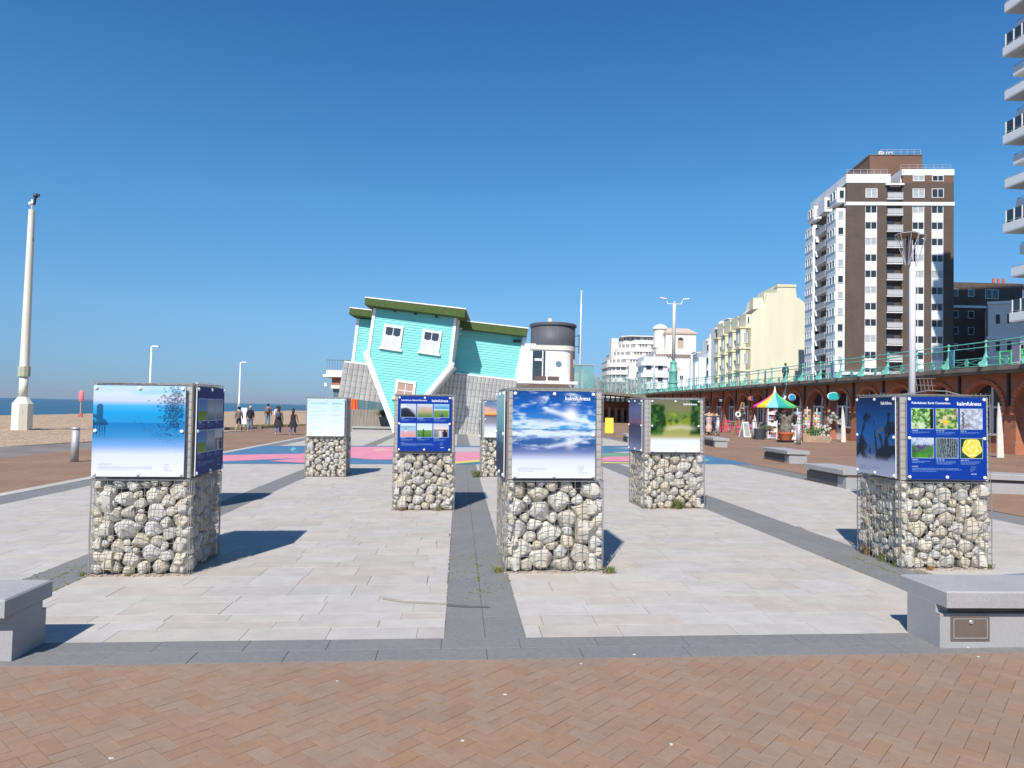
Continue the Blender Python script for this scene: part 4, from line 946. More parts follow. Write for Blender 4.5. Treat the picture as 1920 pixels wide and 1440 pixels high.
# ------------------------------------------------------------------ upside-down house
hr = Matrix.Rotation(R_(-4), 4, 'Z') @ Matrix.Rotation(R_(7), 4, 'Y')
H = thing('upside_down_house', 'turquoise boarded house standing upside down on its roof, tilted to the right', 'house', (-3.2, 46, 0)); H.rotation_euler = hr.to_euler()
def siding(mb, poly, y, pitch=.165, proud=.026, slope=0):
    zs = [p[1]-slope*p[0] for p in poly]; z = min(zs)
    while z < max(zs):
        q = clip_poly(clip_poly(poly, -slope, 1, z+pitch), slope, -1, -z)
        if len(q) > 2:
            k = len(mb.v); n = len(q)
            fr = [(u, y-(proud*(1-(v-slope*u-z)/pitch)+.004), v) for u, v in q]        # lapped boards, thick at the lower edge
            mb.v += [(u, y, v) for u, v in q]+fr
            mb.f.append(tuple(range(k+n, k+2*n))); mb.m.append(0)
            for i in range(n):
                j = (i+1) % n; mb.f.append((k+i, k+j, k+n+j, k+n+i)); mb.m.append(0)
        z += pitch
    return mb
gab = [(-3.35, 4.62), (-.83, .25), (2.02, 4.84), (1.93, 7.9), (-3.4, 7.73)]
MB().xz(gab, .02, 7.5).build('gable_wall', M['mint'], H)
tag(siding(MB(), gab, .02, slope=.03).build('siding', M['mint'], H), kind='stuff')
bodyp = [(-4.8, 4.21), (6.35, 4.6), (6.5, 7.56), (-4.9, 7.17)]
tag(siding(MB(), bodyp, 2.5, slope=.034).build('siding', M['mint'], H), kind='stuff')
MB().xz(bodyp, 2.5, 8.0).build('body_wall', M['mint'], H)
def trim(pts, w_, y0, y1, name='trim_board'):
    (x0, z0), (x1, z1) = pts; d = Vector((x1-x0, z1-z0)).normalized(); n = Vector((-d.y, d.x))*w_/2
    MB().xz([(x0-n.x, z0-n.y), (x1-n.x, z1-n.y), (x1+n.x, z1+n.y), (x0+n.x, z0+n.y)], y0, y1).build(name, M['white'], H)
trim(((-3.32, 4.5), (-3.36, 7.72)), .19, -.06, .05); trim(((1.98, 4.75), (1.88, 7.86)), .19, -.06, .05)
trim(((-3.52, 4.90), (-.80, .05)), .30, -.14, .10, 'bargeboard'); trim(((2.16, 5.0), (-.80, .08)), .26, -.14, .10, 'bargeboard')
trim(((-4.79, 4.21), (-4.88, 7.15)), .19, 2.42, 2.52); trim(((6.33, 4.6), (6.48, 7.55)), .22, 2.42, 2.52)
trim(((-5.3, 4.12), (-3.2, 4.2)), .11, 2.25, 2.5, 'gutter'); trim(((2.2, 4.42), (6.4, 4.56)), .11, 2.25, 2.5, 'gutter')
o = MB()
for k in range(24):
    z0 = 4.85+k*.128; o.box(2.02, 2.045, .06, 2.5, z0, min(7.9, z0+.123))
tag(o.build('siding', M['white'], H), kind='stuff')
tile = mat('grey_roof_tile', (.50, .49, .47), .85, var=.15, scale=1.5, rnd=0); tile2 = mat('roof_underlay', (.24, .24, .235), .9)
def roofplane(c0, cu_, cv_, nu, nv, clip=None, name='roof'):
    """c0 corner, cu_/cv_ edge vectors; tiles are curved pantile like pieces"""
    c0, cu_, cv_ = Vector(c0), Vector(cu_), Vector(cv_); nn = cu_.cross(cv_).normalized()
    if nn.y > 0: nn = -nn
    b = MB(); q = [c0, c0+cu_, c0+cu_+cv_, c0+cv_]; b.quadbox([p-nn*.08 for p in q]+[p for p in q]); rf = b.build(name, tile2, H)
    t = MB()
    for i in range(nu):
        for j in range(nv):
            a = c0+cu_*((i+.05)/nu)+cv_*((j+.02)/nv); e1 = cu_*(.9/nu); e2 = cv_*(.96/nv); lift = nn*.05; lo = nn*.02
            k = len(t.v); m1 = a+e1*.3; m2 = a+e1*.7
            t.v += [tuple(x) for x in (a+lo*2.4, m1+lift*1.6, m2+lift*1.3, a+e1+lo*2, a+e2+lo*.5, m1+e2+lift, m2+e2+lift*.7, a+e1+e2+lo*.4)]
            t.f += [(k, k+1, k+5, k+4), (k+1, k+2, k+6, k+5), (k+2, k+3, k+7, k+6), (k+4, k+5, k+6, k+7), (k+3, k+2, k+1, k)]; t.m += [0]*5
    o = t.build('roof_tiles', tile, rf); tag(o, kind='stuff')
roofplane((1.9, 2.2, 4.36), (4.5, 0, .16), (0, .75, -4.1), 17, 9)
roofplane((-1.4, 2.2, 4.26), (3.3, 0, .1), (0, .75, -4.0), 13, 9)
roofplane((-5.35, 2.2, 4.08), (4.3, 0, .1), (-.1, .45, -2.4), 12, 6)
b = MB(); P = [(2.1, -.1, 4.9), (2.1, 4.0, 4.9), (-.8, 4.0, .1), (-.8, -.1, .1)]
b.quadbox([Vector(p)+Vector((.04, 0, -.04)) for p in P]+[Vector(p)+Vector((.16, 0, -.14)) for p in P]); b.build('gable_roof', mat('white_soffit', (.62, .63, .62), .7), H)
b = MB(); P = [(-3.45, -.1, 4.8), (-3.45, 4.0, 4.8), (-.82, 4.0, .1), (-.82, -.1, .1)]
b.quadbox([Vector(p)+Vector((-.16, 0, -.14)) for p in P]+[Vector(p)+Vector((-.04, 0, -.04)) for p in P]); b.build('gable_roof', M['white'], H)
# ground slabs on top (the 'lawn'); left and right heights differ a little, as in the leaning original
for (x0, x1, y0, y1, zl, zr, t_) in ((-3.93, 2.48, -.6, 8.0, 7.76, 7.88, .48), (-5.4, 6.62, 1.85, 8.4, 7.24, 7.52, .48)):
    s = MB(); ins = .5; zz = lambda x: zl+(zr-zl)*(x-x0)/(x1-x0)
    s.v = [(x0+ins, y0+ins*.95, zl), (x1-ins, y0+ins*.95, zr), (x1-ins, y1, zr), (x0+ins, y1, zl), (x0, y0, zl+.05), (x1, y0, zr+.05), (x1, y1, zr+.05), (x0, y1, zl+.05), (x0, y0, zl+t_), (x1, y0, zr+t_+.08), (x1, y1, zr+t_+.08), (x0, y1, zl+t_)]
    s.f = [(0, 3, 2, 1), (0, 1, 5, 4), (1, 2, 6, 5), (2, 3, 7, 6), (3, 0, 4, 7), (4, 5, 9, 8), (5, 6, 10, 9), (6, 7, 11, 10), (7, 4, 8, 11), (8, 9, 10, 11)]; s.m = [0]*10
    tb = s.build('turf_slab', M['turf'], H); za, zb = zl+t_, zr+t_+.08
    MB().quadbox([(x0-.03, y0-.03, za), (x1+.03, y0-.03, zb), (x1+.03, y1, zb), (x0-.03, y1, za), (x0-.03, y0-.03, za+.07), (x1+.03, y0-.03, zb+.07), (x1+.03, y1, zb+.07), (x0-.03, y1, za+.07)]).build('slab_edge', M['white'], tb)
MB().quadbox([(6.45, 2.7, 7.4), (6.6, 2.7, 7.5), (6.6, 6, 7.5), (6.45, 6, 7.4), (6.3, 2.75, 6.5), (6.36, 2.75, 6.5), (6.36, 6, 6.5), (6.3, 6, 6.5)]).build('underside_wedge', mat('dark_soffit', (.10, .11, .07), .9), H)  # dark wedge added in place of the slab's sloping underside at this end
for k in range(3):
    MB().lathe([(.09, 0), (.11, .1), (0, .11)], 10).build('soffit_lamp', M['black'], H, loc=(-2.05+k*1.35, -.12, 7.70))
def hwin(x, z, w_, h, y, blind):
    f = MB()
    f.box(x-w_/2-.14, x+w_/2+.14, y-.06, y+.02, z+h/2, z+h/2+.15); f.box(x-w_/2-.26, x+w_/2+.26, y-.10, y+.02, z-h/2-.14, z-h/2)
    f.box(x-w_/2-.15, x-w_/2, y-.05, y+.02, z-h/2, z+h/2+.19); f.box(x+w_/2, x+w_/2+.15, y-.05, y+.02, z-h/2, z+h/2+.19)
    f.box(x-.02, x+.02, y-.035, y+.0, z-h/2, z+h/2); f.box(x-w_/2, x+w_/2, y-.034, y+.0, z-.02, z+.02)
    fo = f.build('window', M['white'], H)
    MB().box(x-w_/2, x+w_/2, y-.018, y+.01, z-h/2, z+h/2).build('pane', blind, fo)
    if blind is M['glass']: 
        c = MB(); n = 10; pts = [(x-w_/2+w_*i/n, z+h*.16-h*.06*math.sin(math.pi*(i*2/n % 1))) for i in range(n+1)]
        c.xz([(x-w_/2, z-h/2)]+[(x+w_/2, z-h/2)]+pts[::-1], y-.022, y-.018); c.build('curtain', mat('net_curtain', (.6, .62, .64), .9, var=.15, scale=8, stretch=(6, 1, .5)), fo)
hwin(-1.95, 6.0, .95, 1.32, -.045, M['glass']); hwin(.54, 6.06, .93, 1.28, -.045, M['glass'])
hwin(-.64, 2.75, 1.0, 1.0, -.045, mat('brown_blind', (.42, .27, .20), .8))
b = MB(); b.box(5.75, 6.0, 2.3, 2.45, 7.1, 7.27); b.box(6.05, 6.25, 2.25, 2.45, 7.12, 7.3); b.build('floodlight', M['black'], H)
for z in (7.35, 7.0): MB().ball((2.25, 1.0, z), .06).build('bulb', M['white'], H, smooth=True)

# timber clad terrace wall, planter, parasols and cafe behind the house
wood = mat('silvered_timber', (.33, .29, .25), .9, col2=(.25, .22, .19), scale=3, stretch=(6, 1, .3))
t = thing('timber_wall', 'silvery vertical timber terrace wall behind the long pale bench', 'wall', (0, 53, 0))
x = -9.6
while x < -4.4: MB().box(x, x+.245, 0, .08, -.15, 1.0).build('plank', wood, t); x += .26
x = -9.2
while x < -4.2: MB().box(x, x+.245, 1.2, 1.28, 0, 1.5).build('plank', wood, t, ); x += .26
MB().box(-4.3, -3.4, .1, 1.1, 0, 1.25).build('dark_box', mat('dark_planter', (.13, .11, .1), .8), t)
def shrub(x, y, z, s, n, label, cat='plant', grp=None, m=None, leaf=.06):
    b = MB(); r = random.Random(x*7+y)
    for k in range(n):
        v = Vector((r.gauss(0, 1), r.gauss(0, 1), r.gauss(0, 1))).normalized()*(r.random()**.4)
        c = Vector((v.x*s[0], v.y*s[1], v.z*s[2]+s[2])); a = Vector((r.gauss(0, 1), r.gauss(0, 1), r.gauss(0, .6))).normalized()*leaf; d = a.orthogonal().normalized()*leaf*.5
        k_ = len(b.v); b.v += [tuple(c-a), tuple(c+d), tuple(c+a), tuple(c-d)]; b.f.append((k_, k_+1, k_+2, k_+3)); b.m.append(0)
    o = b.build('shrub', m or grn, None, loc=(x, y, z)); return tag(o, label, cat, grp)
shrub(-5.1, 53.6, 1.0, (1.2, .35, .25), 700, 'low green hedge in the planter on the terrace wall')
t = thing('beach_cafe', 'low cafe with a brick band and roof terrace left behind the tilted house', 'building', (-12.2, 66, 0), 0)
MB().box(.0, 10, 0, 8, 4.5, 5.0).build('roof_slab', M['cream'], t); MB().box(-.25, 10.2, -.3, 8, 4.35, 4.57).build('eaves', M['white'], t)
MB().box(.5, 9.8, .15, 8, 3.6, 4.35).build('brick_band', brickmat('orange_brick', (.42, .19, .10), (.36, .16, .09), (.3, .2, .14), .25, .08, .01, (R_(90), 0, 0)), t); MB().box(.45, 9.9, .05, 8, 3.3, 3.62).build('lintel', M['cream'], t)
MB().box(1.0, 9.8, 1.0, 7.9, 0, 3.3).build('wall', mat('cafe_dark', (.06, .07, .08), .5), t)
for k in range(9):
    x = .6+k*1.02; f = MB().box(x, x+.12, .3, .4, 0, 3.3).build('mullion', M['white'] if k > 5 else mat('cafe_frame', (.2, .24, .27), .5), t); MB().box(x+.12, x+1.0, .36, .38, .1, 3.25).build('pane', mat('cafe_glass', (.10, .19, .21), .12, spec=.8), f)
rl = MB()
for k in range(42): rl.cyl((.05+k*.24, -.1, 5.0), (.05+k*.24, -.1, 5.9), .02, n=4)
rl.cyl((.05, -.1, 5.9), (10, -.1, 5.9), .035, n=4); rl.build('railing', mat('rusty_railing', (.12, .10, .09), .7), t)
MB().box(-.1, .15, -.25, .15, 3.5, 3.8).build('wall_lamp', M['white'], t)
orange = mat('orange_canvas', (.85, .12, .035), .75)
for (px, zt, yy) in ((663, 3.05, 60.0), (649, 4.0, 63.5)):
    q = aty(px, 780, yy); t = thing('closed_parasol', 'closed orange parasol on the cafe terrace, '+('nearer the timber wall' if yy < 61 else 'partly behind the pale text panel'), 'parasol', (q.x, yy, 0), 0, 'closed orange parasols')
    MB().cyl((0, 0, 0), (0, 0, zt), .04, n=8).build('pole', M['white'], t)
    pr = MB(); n = 16; k = len(pr.v)
    prof = [(.46, .95), (.42, 1.3), (.30, 2.0), (.24, zt-.3), (.05, zt)]
    for r_, z in prof:
        for i in range(n): a = 2*math.pi*i/n; rr_ = r_*(1 if i % 2 else .72); pr.v.append((rr_*math.cos(a), rr_*math.sin(a), z))
    for a_ in range(len(prof)-1):
        for i in range(n): j = (i+1) % n; pr.f.append((a_*n+i, a_*n+j, (a_+1)*n+j, (a_+1)*n+i)); pr.m.append(0)
    pr.build('canopy', orange, t)

# ------------------------------------------------------------------ white building with dark drum
t = thing('drum_building', 'white rounded building with a dark grey drum on its roof behind the tilted house', 'building', (0, 78, 0))
drum = mat('dark_lead', (.085, .088, .10), .6, var=.12, scale=.8, stretch=(4, 4, .5), spots=((.16, .07, .06), .7, .66))
w2 = M['white']
MB().box(2.0, 8.3, .2, 6, 0, 9.1).build('wing', w2, t)
b = MB(); pts = [(7.6, 0)]+[(11.2+1.5*math.sin(a), 1.5-1.5*math.cos(a)) for a in [R_(q) for q in range(0, 91, 10)]]+[(12.7, 6), (7.6, 6)]
b.xy([(x, y) for x, y in pts], 0, 8.45); b.build('wall', w2, t, smooth='x')
b = MB(); b.xy([(x*1.0+.1 if x > 10 else x, y-.12 if y < 3 else y) for x, y in pts], 8.45, 8.95); b.build('cornice', M['cream'], t)
MB().lathe([(2.55, 7.6), (2.55, 11.25)], 40, (10.5, 2.75, 0)).build('drum', drum, t, smooth=True); MB().lathe([(2.55, 11.2), (2.7, 11.3), (2.7, 11.5), (2.55, 11.62), (0, 11.7)], 40, (10.5, 2.75, 0)).build('drum_rim', drum, t, smooth='x')
MB().lathe([(2.45, 3.0), (2.5, 8.2)], 40, (10.55, 2.9, 0)).build('tower_wall', M['cream'], t, smooth=True)
MB().box(9.75, 10.15, 1.5, 1.9, 11.6, 12.15).build('chimney', M['cream'], t)
d_ = MB().box(7.95, 9.35, -.05, .05, 4.95, 8.3).build('glazed_door', M['glass'], t)
MB().box(9.0, 9.12, -.1, .0, 4.95, 8.3).build('frame', w2, d_); MB().box(8.15, 9.05, -.1, .0, 7.2, 7.45).build('frame', w2, d_)
d_ = MB(); d_.cyl((10.85, -.04, 6.9), (10.85, .06, 6.9), .34, n=24); d_.build('porthole', mat('porthole_glass', (.14, .24, .25), .2), t)
MB().box(12.0, 12.55, .4, .9, 4.9, 8.2).build('brick_pier', mat('pier_brown', (.17, .10, .075), .9), t)
MB().box(4.6, 12.6, -2.4, .0, 4.6, 4.9).build('terrace', w2, t)
rl = MB(); 
for a_, b_ in ((5.9, 7.2), (7.4, 8.9), (9.0, 10.2)):
    for z in (5.2, 5.7, 6.15): rl.cyl((a_, -2.3, z), (b_, -2.3, z), .02, n=4)
    for q in range(8): rl.cyl((a_+(b_-a_)*q/7, -2.3, 4.9), (a_+(b_-a_)*q/7, -2.3, 6.15), .012, n=4)
rl.build('railing', mat('dark_rail', (.10, .10, .11), .5), t)
for x in (8.0, 9.4): MB().box(x, x+1.2, -2.45, -2.1, 4.95, 5.4).build('window_box', mat('window_box_brown', (.13, .09, .075), .8), t)
gl = MB().box(12.75, 15.0, 1.0, 1.05, 3.0, 6.9); gl.build('glass_screen', mat('green_glass', (.20, .42, .42), .15, alpha=.55), t)
MB().box(12.7, 15.05, .95, 1.1, 6.9, 7.0).build('screen_rail', M['steel'], t)
t = thing('slim_mast', 'slim white mast standing beside the dark drum', 'mast', (13.45, 79.2, 0)); MB().lathe([(.11, 0), (.10, 12), (.05, 15.4)], 10).build('pole', M['white'], t, smooth=True)
b = MB(); b.cyl((-.7, 0, 10.2), (0, 0, 10.2), .04, n=5); b.cyl((-.7, 0, 9.0), (0, 0, 9.0), .04, n=5); b.cyl((-.15, 0, 8.2), (-.15, 0, 10.4), .06, n=6); b.build('bracket', M['black'], t)
# ------------------------------------------------------------------ seafront arcade with brick arches
redb = brickmat('arcade_brick', (.50, .16, .08), (.42, .13, .065), (.38, .25, .18), .225, .078, .010, (R_(90), 0, R_(90)), .15, stain=((.2, .1, .07), 1.1, .6))
redb2 = brickmat('arcade_brick_plain', (.40, .125, .065), (.36, .105, .055), (.36, .24, .18), .225, .078, .010, (R_(90), 0, 0), .1)
hood = mat('brick_hood', (.52, .175, .09), .85, var=.15, scale=6)
AX, PITCH, Y0, NB = 25.0, 3.2, 21.04, 25
A = thing('arcade', 'long red brick arcade of round arches carrying the upper promenade', 'arcade', (AX, Y0, 0), 0)
# one bay in local coordinates: y from 0 (pier centre) to PITCH, wall face at x=0
def bay_mesh():
    b = MB(); pw = .36; r = PITCH/2-pw; zs, top = 2.0, 3.72; n = 14
    arc = [(PITCH/2 - r*math.cos(math.pi*i/n), zs+r*math.sin(math.pi*i/n)) for i in range(n+1)]
    for x0, x1 in ((0, .55),):
        b.quadbox([(x0, 0, -.1), (x1, 0, -.1), (x1, pw, -.1), (x0, pw, -.1), (x0, 0, zs), (x1, 0, zs), (x1, pw, zs), (x0, pw, zs)])
        b.quadbox([(x0, PITCH-pw, -.1), (x1, PITCH-pw, -.1), (x1, PITCH, -.1), (x0, PITCH, -.1), (x0, PITCH-pw, zs), (x1, PITCH-pw, zs), (x1, PITCH, zs), (x0, PITCH, zs)])
        pts = [(0, zs), (0, top)] + [(y, top) for y, z in arc[1:-1]] + [(PITCH, top), (PITCH, zs)]
        k = len(b.v)
        for i in range(n):
            (ya, za), (yb, zb) = arc[i], arc[i+1]
            ta = 0 if i == 0 else ya; tb = PITCH if i == n-1 else yb
            q = [(x0, ya, za), (x1, ya, za), (x1, yb, zb), (x0, yb, zb), (x0, ta, top), (x1, ta, top), (x1, tb, top), (x0, tb, top)]; b.quadbox(q)
        b.quadbox([(x0, 0, zs), (x1, 0, zs), (x1, pw, zs), (x0, pw, zs), (x0, 0, top), (x1, 0, top), (x1, .001, top), (x0, .001, top)])
        b.quadbox([(x0, PITCH-pw, zs), (x1, PITCH-pw, zs), (x1, PITCH, zs), (x0, PITCH, zs), (x0, PITCH-.001, top), (x1, PITCH-.001, top), (x1, PITCH, top), (x0, PITCH, top)])
    return b
def hood_mesh():
    b = MB(); r0, r1 = PITCH/2-.36+.02, PITCH/2-.36+.22; n = 22
    for i in range(n):
        a, c = math.pi*(i+.06)/n, math.pi*(i+.94)/n
        P = []
        for x in (-.09, .0):
            for rr_, t_ in ((r0, a), (r1, a), (r1, c), (r0, c)): P.append((x, PITCH/2-rr_*math.cos(t_), 2.0+rr_*math.sin(t_)))
        b.quadbox(P)
    for s_ in (0, 1):
        y = .16 if s_ == 0 else PITCH-.36+.0; b.box(-.12, 0, y, y+.2, 1.78, 2.0)
    return b.mesh('hood_mould', hood)
bayM = bay_mesh().mesh('brick_arch', redb); hoodM = hood_mesh()
base_me = MB().box(-.04, .515, .0, .375, -.12, .55).box(-.04, .515, PITCH-.375, PITCH, -.12, .55).mesh('pier_base', redb)
fr = MB(); 
fr.box(.62, .70, .36, .46, .85, 3.0); fr.box(.62, .70, 1.50, 1.62, 0, 3.2); fr.box(.62, .70, 2.74, 2.84, 0, 3.0); fr.box(.62, .70, .36, 1.5, 2.1, 2.2); fr.box(.62, .70, 1.6, 2.8, 2.15, 2.27)
fr.box(.62, .70, .92, .99, .95, 2.1); fr.box(.60, .72, 1.62, 1.72, 0, 2.2); fr.box(.60, .72, 2.62, 2.74, 0, 2.2); fr.box(.60, .72, 1.72, 2.62, 0, .75); fr.box(.61, .71, 2.14, 2.2, .75, 2.15)
fr.v = [(x-.22, y, z) for x, y, z in fr.v]
frM = fr.mesh('shop_front', mat('shop_white', (.74, .72, .66), .6, var=.08, scale=2))
paneM = MB().box(.44, .46, .4, 2.8, .8, 3.4).mesh('pane', M['glass'])
sillM = MB().box(-.0, .45, .34, 1.5, .80, .90).mesh('sill', M['kerb'])
dadoM = MB().box(.12, .51, .365, 1.52, -.1, .795).mesh('brick_dado', redb)
for k in range(NB):
    y = k*PITCH
    z = gz(AX)
    inst(bayM, 'brick_arch', A, (0, y, z)); 
    if k < 18: inst(hoodM, 'hood_mould', A, (0, y, z)); inst(base_me, 'pier_base', A, (0, y, z))
    inst(dadoM, 'brick_dado', A, (0, y, z)); inst(sillM, 'sill', A, (0, y, z))
    s_ = inst(frM, 'shop_front', A, (0, y, z)); inst(paneM, 'pane', s_)
L_ = NB*PITCH; z = gz(AX)
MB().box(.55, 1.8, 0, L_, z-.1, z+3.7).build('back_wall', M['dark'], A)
ppM = MB().box(-.10, -.0, -.06, .06, 2.2, 3.7).mesh('downpipe', mat('black_pipe', (.03, .03, .035), .6))
for k in range(NB+1): inst(ppM, 'downpipe', A, (0, k*PITCH, z))
dk = MB().box(-.70, 2.0, -.3, L_+.2, z+3.68, z+3.82).build('soffit', M['concrete'], A)
cn = MB()
k = -.3
while k < L_: cn.quadbox([(-.78, k, z+3.80), (2.0, k, z+3.80), (2.0, k+2.65, z+3.80), (-.78, k+2.65, z+3.80), (-.78, k, z+4.0), (2.0, k, z+4.0), (2.0, k+2.65, z+4.0), (-.78, k+2.65, z+4.0)]); k += 2.67
cn.build('coping', M['concrete'], A)

# railing of cast posts, rails and diagonal braces
RX = AX-.6; RZ = gz(AX)+4.0; RP = 2.53
Rg = thing('promenade_railing', 'turquoise cast iron railing along the top of the arcade', 'railing', (RX, 31.32-RP*4, RZ), 0)
pm = MB(); pm.lathe([(.10, 0), (.11, .05), (.07, .12), (.055, .35), (.09, .48), (.05, .55), (.045, .85), (.085, .93), (.05, .98), (.04, 1.08), (.085, 1.16), (.075, 1.22), (0, 1.27)], 10)
pm.prism([(0, .0), (-.36, .0), (-.40, .10), (-.33, .22), (-.20, .28), (-.12, .42), (-.06, .62), (0, .66)], lambda u, v: (u, .035, v), lambda u, v: (u, -.035, v))
pmesh = pm.mesh('post', M['teal'], 'x')
cm = MB()
cm.cyl((0, 0, .42), (0, RP, .42), .022, n=5, cap=False); cm.cyl((0, 0, .06), (0, RP, .06), .022, n=5, cap=False); cm.cyl((0, 0, .93), (0, RP, .93), .026, n=5, cap=False); cm.cyl((0, 0, 1.16), (0, RP, 1.16), .03, n=5, cap=False)
cm.cyl((0, 0, .06), (0, RP, .42), .016, n=4, cap=False); cm.cyl((0, 0, .42), (0, RP, .06), .016, n=4, cap=False)
cmesh = cm.mesh('rail_panel', M['teal'])
rosM = MB().prism([(.0, .02), (.10, .13), (.13, .24), (.10, .35), (0, .46), (-.10, .35), (-.13, .24), (-.10, .13)], lambda u, v: (.03, u+RP/2, v), lambda u, v: (-.03, u+RP/2, v)).mesh('rosette', M['teal'])
for k in range(30):
    inst(pmesh, 'post', Rg, (0, k*RP, 0)); 
    c = inst(cmesh, 'rail_panel', Rg, (0, k*RP, 0))
    inst(rosM, 'rosette', c)
# signs and odds hung on the railing
def rail_board(k, w_, h, col, label, oval=None):
    m = mat('board_'+str(k).replace('.', '_'), col, .6, var=.12, scale=4); y = 31.32-RP*4+k*RP
    b = MB().box(-.03, .01, -w_/2, w_/2, 0, h).build('rail_board', m, None, loc=(RX-.06, y, RZ+.12)); b.rotation_euler = (0, 0, R_(-18)); tag(b, label, 'sign', 'boards fixed to the turquoise railing')
    if oval: 
        o = MB(); pts = [(w_*.3*math.cos(t_), h/2+h*.34*math.sin(t_)) for t_ in [i*.314 for i in range(20)]]; o.prism(pts, lambda u, v: (-.03, u, v), lambda u, v: (-.04, u, v)); o.build('emblem', mat('emblem_'+str(k).replace('.', '_'), oval, .5), b)
rail_board(4.9, .9, .8, (.12, .34, .42), 'blue board with a round pale emblem on the railing below the brown tower', (.09, .27, .38))
rail_board(9.35, 1.0, .95, (.20, .42, .50), 'light blue board with a wavy round emblem at the corner of the tower', (.10, .30, .42))
rail_board(13.4, 1.1, .95, (.28, .45, .52), 'pale blue board with an oval brown emblem below the yellow house', (.14, .06, .05))
rail_board(20.2, 2.2, .8, (.10, .30, .62), 'bright blue banner on the railing before the white houses')
rail_board(17.3, 1.6, 1.1, (.50, .50, .60), 'lilac grey banner leaning on the railing left of the yellow house')
rail_board(3.25, .75, .7, (.50, .47, .48), 'pale notice fixed near the right end of the railing')
b = MB(); 
for z in (.1, .45, .8):
    b.cyl((0, 0, z), (0, 2.0, z), .03, n=5)
for y in (0, .65, 1.3, 2.0): b.cyl((0, y, 0), (0, y, .85), .04, n=5)
o = b.build('barrier', mat('barrier_green', (.12, .60, .18), .5), None, loc=(RX+1.4, 30.2, RZ)); tag(o, 'bright green barrier behind the railing near the right edge', 'barrier')

# far lower arcade bending left, with its own teal balustrade, and a glazed deck in front
t = thing('far_arcade', 'distant brick arcade with a turquoise balustrade below the glazed deck', 'arcade', (25, 101, 0), R_(8))
MB().box(-9, .6, 0, 3, 0, 3.0).build('wall', redb2, t)
for k in range(9):
    MB().box(-8.8+k*1.0, -8.45+k*1.0, -.15, .0, 0, 2.4).build('pilaster', mat('pale_pilaster', (.6, .42, .34), .8), t)
    MB().box(-8.3+k, -8.0+k, -.05, .0, .1, 2.0).build('doorway', M['dark'], t)
MB().box(-9, 1, -.4, 3, 3.0, 3.25).build('coping', M['concrete'], t)
b = MB()
for k in range(13): b.lathe([(.14, 0), (.24, .2), (.10, .5), (.07, 1.1)], 6, (-8.8+k*.75, -.2, 3.25))
b.box(-9, .8, -.24, -.16, 4.25, 4.33); b.box(-9, .8, -.24, -.16, 3.7, 3.76); b.build('balustrade', M['teal'], t)
D_ = thing('glazed_deck', 'raised deck with a pale green glass balustrade in front of the hotels', 'deck', (15.0, 92, 0), 0)
MB().quadbox([(2.0, 4, 4.3), (10.5, -1.5, 3.55), (13, 8, 3.55), (2.0, 12, 4.3), (2.0, 4, 4.62), (10.5, -1.5, 3.95), (13, 8, 3.95), (2.0, 12, 4.62)]).build('deck_slab', M['concrete'], D_)
gl = mat('balustrade_glass', (.30, .45, .42), .1, alpha=.22)
for k in range(7):
    f = k/7; f2 = (k+.94)/7; a = Vector((2.0+8.5*f, 4-5.5*f, 4.62-.67*f)); c = Vector((2.0+8.5*f2, 4-5.5*f2, 4.62-.67*f2)); g = MB()
    hgt = 2.2; g.quadbox([a, c, c+Vector((0, .03, 0)), a+Vector((0, .03, 0)), a+Vector((0, 0, hgt)), c+Vector((0, 0, hgt)), c+Vector((0, .03, hgt)), a+Vector((0, .03, hgt))]); g.build('glass_panel', gl, D_)
    MB().cyl(a, a+Vector((0, 0, hgt)), .04, n=5).build('post', M['teal'], D_)
b = MB(); r = random.Random(3)
for k in range(160):
    x = r.uniform(2, 11); y = r.uniform(3, 9); h = r.uniform(.4, 2.0); b.cbox((x, y, 4.5+h/2), .08, .08, h)
    if k % 3 == 0: b.cbox((x, y, 4.5+h), .7, .5, .05)
o = b.build('terrace_furniture', M['bench'], D_)
# lifebuoy-coloured sign, yellow folding board
p = at(1142, 814)
t = thing('yellow_board', 'yellow folding board standing on the promenade near the far arcade', 'sign', (p.x, p.y, p.z), R_(-10))
ym = mat('yellow_plastic', (.75, .50, .02), .5)
MB().quadbox([(-.32, -.25, .06), (.32, -.25, .06), (.32, -.2, .06), (-.32, -.2, .06), (-.30, -.02, 1.2), (.30, -.02, 1.2), (.30, .03, 1.2), (-.30, .03, 1.2)]).build('front_board', ym, t)
MB().quadbox([(-.32, .22, .06), (.32, .22, .06), (.32, .27, .06), (-.32, .27, .06), (-.30, .03, 1.2), (.30, .03, 1.2), (.30, .08, 1.2), (-.30, .08, 1.2)]).build('back_board', ym, t)
for s_ in (-1, 1): MB().cyl((s_*.28-.02, -.22, .06), (s_*.28+.02, -.22, .06), .06, n=10).build('wheel', M['black'], t)

